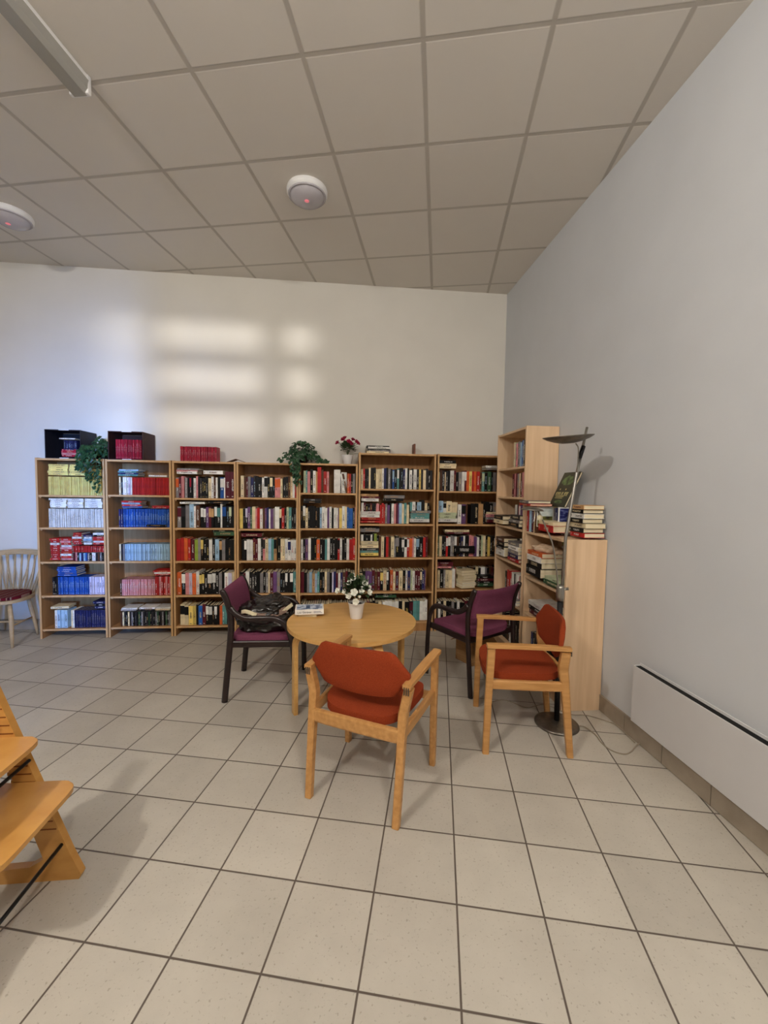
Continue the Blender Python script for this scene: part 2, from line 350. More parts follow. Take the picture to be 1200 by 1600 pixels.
d2 = copy_tree(dl); d2.location = (-4.43, -0.78, H); d2['label'] = 'round dome ceiling light cut by the left edge of the picture'
fl = empty('fluorescent_light', (-3.285, -2.60, H), R_(-11), label='long surface fluorescent light with clear cover in the top left corner', cat='ceiling light')
MB().box(-0.05, 0.05, -0.62, 0.60, -0.035, 0, 0.006).build('housing', M['white_plastic'], fl)
MB().tube([(0, -0.58, -0.062), (0, 0.56, -0.062)], 0.013, 14).build('lamp_tube', M['white_plastic'], fl)
mb = MB(); mb.prism([(-0.055, -0.03), (-0.052, -0.075), (-0.035, -0.098), (0.035, -0.098), (0.052, -0.075), (0.055, -0.03), (0.052, -0.03), (0.049, -0.073), (0.033, -0.094), (-0.033, -0.094), (-0.049, -0.073), (-0.052, -0.03)], -0.62, 0.60, 0, lambda v: (v.x, v.z, v.y)); mb.build('diffuser', M['acrylic'], fl)
for y_ in (0.585, -0.63): MB().box(-0.055, 0.055, y_, y_ + 0.025, -0.095, 0, 0.006).build('end_cap', M['white_plastic'], fl)

# ------------------------------------------------------------------ bookcases
BOOKS = []
CASES = {}
ORD = ['first', 'second', 'third', 'fourth', 'fifth', 'sixth', 'seventh', 'eighth', 'ninth', 'tenth', 'eleventh', 'twelfth', 'thirteenth', 'fourteenth', 'fifteenth', 'sixteenth', 'seventeenth', 'eighteenth', 'nineteenth', 'twentieth']
def bookcase(key, label, phrase, origin, rz, width, height, shelves, mat, edge, depth=0.28, th=0.018, plinth=False, lip=True, back=True, full_end=None):
    """origin: floor point at the front left corner, seen from the room"""
    r = empty('bookcase', origin, rz, label=label, cat='bookcase')
    for x0 in (0, width - th):
        mb = MB(); mb.box(x0, x0 + th, 0.001, depth, 0, height)
        mb.mi = 1; mb.box(x0, x0 + th, 0, 0.001, 0, height); mb.build('side_panel', [mat, edge], r)
    mb = MB(); mb.box(th, width - th, 0.003, depth, height - th - 0.004, height - 0.004); mb.mi = 1; mb.box(th, width - th, 0.002, 0.003, height - th - 0.004, height - 0.004); mb.build('top_panel', [mat, edge], r)
    MB().box(th, width - th, depth - 0.006, depth - 0.002, 0.05, height - th).build('back_panel', mat, r)
    for z in shelves:
        mb = MB(); mb.box(th, width - th, 0.007, depth - 0.006, z - th, z); mb.mi = 1; mb.box(th, width - th, 0.006, 0.007, z - th, z)
        if lip: mb.box(th, th + 0.012, 0.02, 0.03, z - th - 0.012, z - th); mb.box(width - th - 0.012, width - th, 0.02, 0.03, z - th - 0.012, z - th)
        mb.build('shelf', [mat, edge], r)
    if plinth: MB().box(th, width - th, 0.02, 0.036, 0, shelves[-1] - th).build('plinth', mat, r)
    CASES[key] = dict(o=Vector(origin), rz=rz, w=width, h=height, sh=shelves, ph=phrase, th=th, d=depth)
    return r
SH = {}
bookcase('c1', 'oak bookcase of yellow, white and blue serial paperbacks, standing at far left', 'far left bookcase', (-4.650, -0.290, 0), 0, 0.612, 1.735, [1.385, 1.075, 0.748, 0.420, 0.092], M['oak'], M['oak_edge'])
bookcase('c2', 'oak bookcase with red and bright blue serial rows under the brown box', 'second bookcase', (-4.030, -0.290, 0), 0, 0.600, 1.735, [1.395, 1.080, 0.750, 0.405, 0.100], M['oak'], M['oak_edge'])
bookcase('c3', 'oak bookcase with a row of red books on its top', 'third bookcase', (-3.422, -0.285, 0), 0, 0.600, 1.735, [1.372, 1.078, 0.750, 0.408, 0.098], M['oak'], M['oak_edge'])
bookcase('c4', 'oak bookcase behind left purple chair, ivy hanging at its right corner', 'fourth bookcase', (-2.816, -0.285, 0), 0, 0.600, 1.735, [1.385, 1.072, 0.750, 0.418, 0.100], M['oak'], M['oak_edge'])
bookcase('c5', 'oak bookcase with red-flowered pot and ivy on top', 'fifth bookcase', (-2.212, -0.285, 0), 0, 0.590, 1.740, [1.440, 1.080, 0.752, 0.415, 0.100], M['oak'], M['oak_edge'])
bookcase('c6', 'wider and taller oak bookcase directly behind the round table', 'wide bookcase behind table', (-1.612, -0.290, 0), 0, 0.795, 1.855, [1.490, 1.130, 0.780, 0.425, 0.105], M['oak'], M['oak_edge'], plinth=True, lip=False)
bookcase('c7', 'wide oak bookcase in the corner, half behind the pale tall one', 'corner bookcase', (-0.800, -0.290, 0), 0, 0.795, 1.858, [1.478, 1.132, 0.785, 0.440, 0.105], M['oak'], M['oak_edge'], plinth=True, lip=False)
bookcase('r1', 'tall pale birch bookcase against the right wall near the corner', 'tall pale bookcase', (-0.285, -0.598, 0), R_(-90), 0.622, 2.020, [1.695, 1.435, 1.165, 0.860, 0.500, 0.10], M['birch'], M['birch'], plinth=True, lip=False)
bookcase('r2', 'low pale birch bookcase against right wall, piled with books on top', 'low pale bookcase', (-0.285, -1.250, 0), R_(-90), 0.640, 1.168, [0.800, 0.508, 0.10], M['birch'], M['birch'], plinth=True, lip=False)

# ------------------------------------------------------------------ books
def book_parts(t, h, d, k, ink=None, accent=None, lying=False, fore=False, band=None):
    """standing: x thickness, y depth (spine at y=0), z height. Returns [(verts, faces, slot)] and slots"""
    shapes = []; bt = min(0.0028, t * 0.2); ins = 0.003 if h > 0.12 else 0.001
    def bx(x0, x1, y0, y1, z0, z1, s): shapes.append((x0, x1, y0, y1, z0, z1, s))
    bx(-t / 2, -t / 2 + bt, 0, d, 0, h, 'c'); bx(t / 2 - bt, t / 2, 0, d, 0, h, 'c'); bx(-t / 2 + bt, t / 2 - bt, 0, bt, 0, h, 'c')
    bx(-t / 2 + bt, t / 2 - bt, bt, d - ins, ins, h - ins, 'p')
    if accent: bx(-t / 2, t / 2, -0.0006, 0, h * 0.52, h * 0.94, 'a')
    if ink: 
        a, b = band or (0.22 + (int(h * 1e5) % 7) * 0.03, 0.62 + (int(h * 1e4) % 5) * 0.05)
        bx(-t * 0.20, t * 0.20, -0.0009, -0.0002, h * a, h * (0.5 if accent else b), 'i')
        if not accent: bx(-t * 0.22, t * 0.22, -0.0009, -0.0002, h * 0.05, h * 0.09, 'i')
    out = {}
    for (x0, x1, y0, y1, z0, z1, s) in shapes:
        V = [(x, y, z) for z in (z0, z1) for (x, y) in ((x0, y0), (x1, y0), (x1, y1), (x0, y1))]
        if fore: V = [(-x, d - y, z) for x, y, z in V]
        if lying: V = [(z - h / 2, y, t / 2 - x) for x, y, z in V]
        L = out.setdefault(s, ([], [])); n = len(L[0]); L[0].extend(V)
        L[1].extend([[n + i for i in f] for f in ((3, 2, 1, 0), (4, 5, 6, 7), (0, 1, 5, 4), (1, 2, 6, 5), (2, 3, 7, 6), (3, 0, 4, 7))])
    return out
def add_book(key, u, dpt, z, t, h, d, k, ink=None, accent=None, lying=False, fore=False, lean=0.0, yaw=0.0, kind='book', sh=None, where='standing', big=False, label=None, name=None, band=None):
    c = CASES[key] if key in CASES else None
    if c: 
        Mt = Matrix.Translation(c['o']) @ Matrix.Rotation(c['rz'], 4, 'Z') @ Matrix.Translation((u, dpt, z))
    else: Mt = Matrix.Translation((u, dpt, z))
    Mt = Mt @ Matrix.Rotation(yaw, 4, 'Z')
    if lean: Mt = Mt @ Matrix.Translation((math.copysign(t / 2, lean), 0, 0)) @ Matrix.Rotation(lean, 4, 'Y') @ Matrix.Translation((-math.copysign(t / 2, lean), 0, 0))
    p = Mt.translation - CAM; dist = p.dot(FW)
    area = (FPX / dist) ** 2 * t * h
    BOOKS.append(dict(M=Mt, a=(t, h, d, k, ink, accent, lying, fore, band), area=area, key=key, sh=sh, where=where, kind=kind, big=big, label=label, name=name, u=u, z=z, t=t, h=h, k=k, accent=accent, ink=ink))
SHN = ['top', 'second', 'third', 'fourth', 'fifth', 'sixth', 'seventh']
def parse(s):
    out = []; i = 0
    while i < len(s):
        ch = s[i]; i += 1
        b = dict(k=ch, w=4, acc=None, dh=0, lean=0)
        while i < len(s) and not (s[i].isupper() or s[i] == '_'):
            m = s[i]; i += 1
            if m.isdigit(): b['w'] = int(m)
            elif m == '!': b['dh'] += 0.03
            elif m == '.': b['dh'] -= 0.025
            elif m == '/': b['lean'] = -0.17
            elif m == '\\': b['lean'] = 0.2
            elif m.isalpha(): b['acc'] = m.upper()
        out.append(b)
    return out
def row(key, si, u0, u1, s, h=0.205, dpt=0.035, d=0.14, z=None, kind='book', jit=0.012, plain=0.40, where='standing', ink=None):
    if z is not None and si is not None and where == 'standing': where = 'standing on stack'
    c = CASES[key]; toks = parse(s); tot = sum(b['w'] for b in toks); sc = (u1 - u0) / tot; x = u0
    z0 = (c['sh'][si] if si is not None else c['h'] - 0.004) if z is None else z
    for b in toks:
        wd = b['w'] * sc
        if b['k'] != '_':
            hh = h + b['dh'] + (rnd.uniform(-jit, jit))
            i = ink or (('W' if rnd.random() < 0.6 else rnd.choice('CAEYL')) if b['k'] in DARK else rnd.choice('KDNMR'))
            if rnd.random() < plain: i = None
            if i == b['k']: i = None
            add_book(key, x + wd / 2, dpt + rnd.uniform(-0.004, 0.006), z0 + 0.0005, wd - (0.0030 if kind == 'paperback' else 0.0014), hh, d + rnd.uniform(-0.01, 0.01), b['k'], i, b['acc'], lean=b['lean'], kind=kind, sh=si, where=where)
        x += wd
def pile(key, si, uc, s, z=None, length=0.20, t=0.026, dpt=0.03, d=0.14, fore=False, kind='book', big=False, skew=0.010, where='lying', dz=0.0, yaw=0.0, ink=True):
    c = CASES[key]; z0 = (c['sh'][si] if si is not None else c['h'] - 0.004) if z is None else z
    z0 += dz
    for b in parse(s):
        tt = t * b['w'] / 4; i = None
        if ink and not fore: i = rnd.choice('WCWA') if b['k'] in DARK else rnd.choice('KNMD')
        add_book(key, uc + rnd.uniform(-skew, skew), dpt + rnd.uniform(-0.006, 0.006), z0 + tt / 2 + 0.0004, tt - 0.0008, length + b['dh'] + rnd.uniform(-0.012, 0.008), d, b['k'], i, None, lying=True, fore=fore, yaw=yaw + rnd.uniform(-0.03, 0.03), kind=kind, sh=si, where=where, big=big)
        BOOKS[-1]['pile'] = uc
        z0 += tt
    return z0

# --- first bookcase: serial paperbacks
S = 'paperback'
row('c1', 0, 0.085, 0.590, 'J' * 46, 0.175, kind=S, jit=0.001, plain=1, d=0.12)
zt = 1.385 + 0.178
pile('c1', 0, 0.180, 'JJJJJ', zt, 0.175, 0.021, kind=S, skew=0.003, ink=True); pile('c1', 0, 0.362, 'JJJJJ', zt, 0.165, 0.021, kind=S, skew=0.003); pile('c1', 0, 0.510, 'JJJ', zt, 0.11, 0.021, kind=S, skew=0.003)
row('c1', 1, 0.085, 0.590, 'W' * 42, 0.178, kind=S, jit=0.001, plain=0.2, ink='E', d=0.12)
zt = 1.075 + 0.180
for q, L_ in ((0.175, 0.15), (0.33, 0.14), (0.49, 0.155)): pile('c1', 1, q, 'WWWWW', zt, L_, 0.018, kind=S, skew=0.004)
pile('c1', 2, 0.135, 'RRRRRRRWRR', 0.748, 0.085, 0.021, kind=S, skew=0.002); pile('c1', 2, 0.235, 'PRWRRPWRPR', 0.748, 0.10, 0.021, kind=S, skew=0.004)
row('c1', 2, 0.290, 0.590, 'MPDLNLBEKWWDSEKW', 0.080, kind=S, jit=0.003, d=0.12); row('c1', 2, 0.290, 0.590, 'R' * 22, 0.062, z=0.748 + 0.086, kind=S, jit=0.001, d=0.12)
zt = 0.748 + 0.152
pile('c1', 2, 0.335, 'RRRWRR', zt, 0.085, 0.019, kind=S, skew=0.003); pile('c1', 2, 0.430, 'WELWN', zt, 0.08, 0.019, kind=S, skew=0.004); pile('c1', 2, 0.530, 'RWRRKW', zt, 0.11, 0.019, kind=S, skew=0.005)
row('c1', 3, 0.095, 0.150, 'DKKD', 0.17, kind=S, jit=0.002); row('c1', 3, 0.150, 0.435, 'Q' * 19, 0.172, kind=S, jit=0.001, plain=0, ink='L'); row('c1', 3, 0.435, 0.592, 'ZZZZZZZ', 0.172, kind=S, jit=0.001, plain=0.6)
pile('c1', 3, 0.235, 'QQQQQ', 0.42 + 0.174, 0.175, 0.018, kind=S, skew=0.003)
row('c1', 4, 0.110, 0.225, 'WL5L5L5', 0.175, kind=S, jit=0.003, plain=0.3); pile('c1', 4, 0.165, 'C', 0.092 + 0.180, 0.165, 0.022, kind=S, yaw=0.12)
row('c1', 4, 0.255, 0.592, 'CW' + 'N' * 18, 0.172, kind=S, jit=0.001, plain=0.1, ink='E'); pile('c1', 4, 0.53, 'NKN', 0.092 + 0.175, 0.12, 0.024, kind=S)
# --- second bookcase
row('c2', 0, 0.105, 0.225, 'CDWWWZW', 0.170, kind=S, jit=0.002); row('c2', 0, 0.225, 0.578, 'R' * 26, 0.170, kind=S, jit=0.001, plain=0, ink='I')
pile('c2', 0, 0.190, 'TNTL', 1.395 + 0.175, 0.175, 0.016, kind=S); pile('c2', 0, 0.47, 'W', 1.395 + 0.174, 0.17, 0.014, kind=S)
row('c2', 1, 0.095, 0.130, 'NN', 0.175, kind=S, jit=0.001); row('c2', 1, 0.130, 0.578, 'Q' * 28, 0.178, kind=S, jit=0.001, plain=0, ink='L', dpt=0.05)
pile('c2', 1, 0.220, 'BRLR', 1.08 + 0.180, 0.175, 0.017, kind=S, yaw=0.06); pile('c2', 1, 0.480, 'IR', 1.08 + 0.180, 0.17, 0.013, kind=S); pile('c2', 1, 0.44, 'K', None, 0.18, 0.018, dpt=0.012, d=0.03, kind=S)
row('c2', 2, 0.095, 0.578, 'CDE' + 'L' * 25, 0.165, kind=S, jit=0.001, plain=0.5, ink='N')
row('c2', 3, 0.095, 0.420, 'S' + 'P' * 18, 0.160, kind=S, jit=0.001, plain=0, ink='W'); row('c2', 3, 0.420, 0.578, 'RRPRRPRP', 0.185, kind=S, jit=0.002)
pile('c2', 3, 0.500, 'RWR', 0.405 + 0.192, 0.17, 0.016, kind=S, yaw=0.05)
row('c2', 4, 0.095, 0.578, 'SCDKCDEKDKGKEDKDGKDKEGKDEKGDEC', 0.140, kind=S, jit=0.001, plain=0.2, z=None)
for q in range(3): pile('c2', 4, 0.18 + q * 0.158, 'EDCW'[q:q + 1] + 'W', 0.1 + 0.146, 0.15, 0.016, kind=S)
# --- third bookcase
row('c3', 0, 0.020, 0.440, 'E6oM5P6_1E5KKiKW5PKDKKK_1C6W5SW_1K', 0.205, d=0.15); row('c3', 0, 0.440, 0.580, 'B5wW2M7!!M6!!', 0.205)
pile('c3', 0, 0.135, 'W5P3E3', 1.372 + 0.222, 0.20, 0.022); pile('c3', 0, 0.375, 'W6', 1.372 + 0.220, 0.18, 0.024, skew=0)
row('c3', 1, 0.030, 0.585, 'E6mK6dE6L7!W3S6_1KwKwVMaKa_1KwK5tW3!K6bKKxK_2', 0.210); pile('c3', 1, 0.185, 'W4', 1.078 + 0.226, 0.24, 0.02); pile('c3', 1, 0.43, 'K5', 1.078 + 0.228, 0.20, 0.02)
row('c3', 2, 0.020, 0.585, 'R6R5O5R_1M5H5E4KyKKW5KL6KaE5KKK6_1', 0.215); pile('c3', 2, 0.470, 'G6K4', 0.75 + 0.232, 0.19, 0.026)
row('c3', 3, 0.020, 0.585, 'O7K6wP6Z5O6W5K4yKyK5K7wK6wK5E5K4W6Z6C6', 0.220, d=0.19)
row('c3', 4, 0.045, 0.585, 'C8kC7kY7Y6K4B7M6K5wK6wK4K5wKO5T4T4KKDM', 0.200, d=0.19)
# --- fourth bookcase
row('c4', 0, 0.030, 0.590, 'C6S4M3E5N5D4K4K5K2W4W6kKK5cK4P5oP5oC4_1K5KSC4W4R5', 0.205)
row('c4', 1, 0.020, 0.585, 'Y6KKzV5G3C6P3R5W5S4V3NW3V5E3W8KcR5KX4T5KKW2', 0.210)
row('c4', 2, 0.040, 0.585, 'KKwW5W5M4M4W5K3PdC5L5T4A5k_1K5C3C4W5W5nW5W5', 0.215); pile('c4', 2, 0.13, 'M6', 0.75 + 0.222, 0.20, 0.024)
row('c4', 3, 0.020, 0.585, 'K5M4W6KDKK5E5KEC3M5V6E5KKKwKK5wT6', 0.210, d=0.19)
row('c4', 4, 0.020, 0.585, 'MMK5KPM5KE5KK6Z6P4O4EKW4K5DDKKS', 0.200, d=0.19)
# --- fifth bookcase
row('c5', 0, 0.045, 0.300, 'X4T3P5K5W5A3R7!S4R6P4', 0.225); row('c5', 0, 0.350, 0.480, 'W8!K1W7', 0.215); row('c5', 0, 0.485, 0.580, 'O5R5K5E6K4', 0.200)
add_book('c5', 0.452, 0.04, 1.4405, 0.016, 0.20, 0.14, 'W', 'K', lean=-0.16, sh=0); add_book('c5', 0.480, 0.04, 1.4405, 0.020, 0.20, 0.14, 'S', 'A', lean=-0.2, sh=0)
row('c5', 1, 0.020, 0.580, 'KK5w!C5KK5K5K6K4L4W6W5V4W5KW5W4V2Y6W6C4B4B8K4P3', 0.215); pile('c5', 1, 0.13, 'K4D4', 1.08 + 0.244, 0.17, 0.022)
row('c5', 2, 0.020, 0.580, 'W4K4V5W5K6KO6K5KT4W5K5KK5RkW4K4KW5R6R6', 0.215)
row('c5', 3, 0.020, 0.580, 'M6K5EL5A5L4T4K5KC4E5K4Z3NM4W4N4S5MK5KW5', 0.210, d=0.19)
row('c5', 4, 0.020, 0.580, 'KC4KE5KEPK5DW4KKCK5MKSEKDKKKW5K', 0.195, d=0.19)
# --- sixth bookcase (wide)
row('c6', 0, 0.022, 0.770, 'C5R4KkKCK6K5C6C7W4N5K4E5KBlK6TwK4K5NW5K4W6K3W7D5Y4D5C6D5K5D4', 0.208, dpt=0.05)
z = pile('c6', 1, 0.122, 'R3R5W4W5', None, 0.205, 0.026, dpt=0.04); row('c6', 1, 0.030, 0.215, 'W5M4K5KMK5K3P6', 0.095, z=z, dpt=0.05); pile('c6', 1, 0.118, 'W5M4A4', z + 0.105, 0.19, 0.024, dpt=0.04)
row('c6', 1, 0.222, 0.530, 'R5R5R3E5V6K4W6P5M4V3L7C5T6C6', 0.205, dpt=0.05); pile('c6', 1, 0.375, 'K4E5', 1.13 + 0.222, 0.21, 0.026, dpt=0.04)
z = pile('c6', 1, 0.645, 'W6T5T5E5', None, 0.200, 0.024, dpt=0.04); row('c6', 1, 0.540, 0.745, 'T4W6K3L8K6!C5K4', 0.10, z=z, dpt=0.05)
z = pile('c6', 2, 0.120, 'Y5T4D4C5C6', None, 0.195, 0.025, dpt=0.04); row('c6', 2, 0.030, 0.215, 'W6K5K6K5W4K4H6K4', 0.085, z=z, dpt=0.05); pile('c6', 2, 0.12, 'E5K3', z + 0.095, 0.20, 0.028, dpt=0.04)
row('c6', 2, 0.222, 0.335, 'S4C6KR5S3', 0.220, dpt=0.05); row('c6', 2, 0.345, 0.735, 'C6E3K6eK5K5wW5kR4wO6P3W4K6lK7R5M4', 0.205, dpt=0.05)
row('c6', 3, 0.022, 0.720, 'K6c_1K5V3V5V5M6S5M6K6yC7K4wK3O6C5M7C8K6W4N6X4W5M6M5KcN5V2', 0.205, dpt=0.06, d=0.17)
row('c6', 4, 0.022, 0.745, 'MSM5MK5KK5C6_1W5W5W6W5W6K6C4K8K6mT6T5W5W4W4', 0.205, dpt=0.05, d=0.17); pile('c6', 4, 0.30, 'G5K3', 0.105 + 0.226, 0.22, 0.026, dpt=0.06)
# --- seventh bookcase
row('c7', 0, 0.022, 0.760, 'X3S4D5C2DK4W7M4K5kE6W5MwO5Y5R4O5R6S4T5xK6G7K3E6KV5K3EK', 0.205, dpt=0.055); pile('c7', 0, 0.112, 'C5C4K5', 1.478 + 0.221, 0.20, 0.024, dpt=0.05); pile('c7', 0, 0.63, 'E3W4', 1.478 + 0.221, 0.2, 0.024, dpt=0.05)
z = pile('c7', 1, 0.125, 'W6X5X5', None, 0.20, 0.026, dpt=0.05); row('c7', 1, 0.025, 0.235, 'L7WkC7C7', 0.13, z=z, dpt=0.06); row('c7', 1, 0.240, 0.345, 'W6V7kS3', 0.215, dpt=0.055); row('c7', 1, 0.380, 0.535, 'K6K7A8K3', 0.215, dpt=0.055)
z = pile('c7', 1, 0.64, 'M5E4P5C4', None, 0.18, 0.026, dpt=0.05); row('c7', 1, 0.540, 0.760, 'K5K5E6W7K4', 0.11, z=z, dpt=0.06)
row('c7', 2, 0.025, 0.755, 'G4C6K4KRwK5wEEK5wSK4N5WK8P5P5V6W5KX4C5KY6DKKwKMKK', 0.215, dpt=0.06); pile('c7', 2, 0.30, 'K8', None, 0.24, 0.038, dpt=0.015, d=0.045, big=True)
pile('c7', 2, 0.25, 'M4C5', 0.785 + 0.231, 0.26, 0.018, dpt=0.06)
pile('c7', 3, 0.120, 'P4M5M4', 0.44 + 0.205, 0.17, 0.020, dpt=0.08); row('c7', 3, 0.022, 0.235, 'S4C5K7E4C8C6W6', 0.198, dpt=0.085); row('c7', 3, 0.24, 0.760, 'R4C4G5KW5KEKSKC5K5W8EKSMKKK', 0.205, dpt=0.17, d=0.095)
pile('c7', 3, 0.370, 'CWCCCCC', None, 0.17, 0.027, dpt=0.012, d=0.12, fore=True, yaw=0.25, big=True)
pile('c7', 3, 0.560, 'G6K4M4K4', None, 0.17, 0.026, dpt=0.06)
row('c7', 4, 0.022, 0.755, 'KWKCKKEKWKKMKKSKKEKKWKKKK', 0.19, dpt=0.06)
# --- tall pale bookcase (left end is the far end)
row('r1', 0, 0.300, 0.600, 'X3C4T3P5N4E4L6B6W3K5M4E5', 0.215, dpt=0.03)
row('r1', 1, 0.300, 0.600, 'M6P5MEC5S5PC5W4', 0.205, dpt=0.03)
row('r1', 2, 0.330, 0.600, 'W6K4P3W4V5E5NKE', 0.20, dpt=0.05); pile('r1', 2, 0.150, 'C5K5', None, 0.23, 0.030, dpt=-0.035, d=0.16, big=True); pile('r1', 2, 0.475, 'K5E4D5', None, 0.20, 0.028, dpt=-0.02, d=0.15, big=True)
row('r1', 3, 0.230, 0.600, 'K8W5K2W5A4EKDKM', 0.20, dpt=0.12); pile('r1', 3, 0.150, 'W6W4K3K5S5', None, 0.20, 0.030, dpt=-0.01, d=0.15, big=True); pile('r1', 3, 0.440, 'R4N5E5W5E5', None, 0.22, 0.028, dpt=-0.005, d=0.15, big=True)
row('r1', 4, 0.180, 0.600, 'K6R9R9W7KWW6PE5W5W6', 0.25, dpt=0.04); row('r1', 5, 0.10, 0.600, 'KDKKSKWKKDKKKEKK', 0.24, dpt=0.05)
pile('r1', 4, 0.44, 'WE', None, 0.22, 0.02, dpt=-0.01, d=0.05)
# --- low pale bookcase
pile('r2', 0, 0.200, 'K8K6W5O4', None, 0.235, 0.036, dpt=-0.01, d=0.17, big=True); row('r2', 0, 0.330, 0.610, 'K6NW5R6M6K5EK', 0.24, dpt=0.14, d=0.12)
pile('r2', 0, 0.470, 'G5X4', None, 0.26, 0.026, dpt=0.0, d=0.17, big=True)
pile('r2', 0, 0.430, 'E4H5H4', 0.80 + 0.255, 0.20, 0.022, dpt=0.14, d=0.12)
row('r2', 1, 0.320, 0.610, 'K6EDPK6MKK', 0.22, dpt=0.15, d=0.12); pile('r2', 1, 0.260, 'M6K5W5', None, 0.28, 0.026, dpt=-0.005, d=0.19, big=True)
row('r2', 2, 0.04, 0.610, 'NKDKKSKEKKKMKKDKK', 0.24, dpt=0.06)
# on top of it
row('r2', None, 0.022, 0.185, 'R5E4L4K5M4C4S5', 0.195, dpt=0.005, d=0.125, jit=0.006)
row('r2', None, 0.110, 0.335, 'C6W5E4N5K4E4W5', 0.197, dpt=0.140, d=0.135, jit=0.005)
pile('r2', None, 0.105, 'R3E4', 1.164 + 0.204, 0.24, 0.020, dpt=-0.060, d=0.17, big=True, skew=0.002, yaw=-0.12)
pile('r2', None, 0.310, 'R6C4', None, 0.23, 0.034, dpt=0.012, d=0.165, big=True, skew=0.003)
pile('r2', None, 0.550, 'RKCKW', None, 0.165, 0.032, dpt=0.110, d=0.145, big=True, skew=0.014)
pile('r2', None, 0.550, 'KA', 1.164 + 0.163, 0.16, 0.028, dpt=0.108, d=0.145, big=True, skew=0.01)
# on the other tops and in the boxes
row('c3', None, 0.045, 0.395, 'I' * 20, 0.150, dpt=0.085, d=0.12, jit=0.001, plain=0, ink='P', kind=S)
pile('c6', None, 0.210, 'C4E3K2W4K3', None, 0.235, 0.020, dpt=0.11, d=0.15, big=True, skew=0.012)
pile('c1', None, 0.285, 'IPII', 1.731 + 0.011, 0.135, 0.018, dpt=0.03, d=0.12, kind=S, skew=0.003); row('c1', None, 0.240, 0.350, 'NNNNNNNNN', 0.090, dpt=0.035, z=1.731 + 0.084, jit=0.001, kind=S, plain=0, ink='L')
pile('c1', None, 0.275, 'W', 1.731 + 0.178, 0.15, 0.012, dpt=0.03, d=0.12, kind=S)
row('c2', None, 0.078, 0.315, 'I' * 19, 0.185, dpt=0.035, z=1.731 + 0.011, jit=0.001, kind=S, plain=0, ink='P')

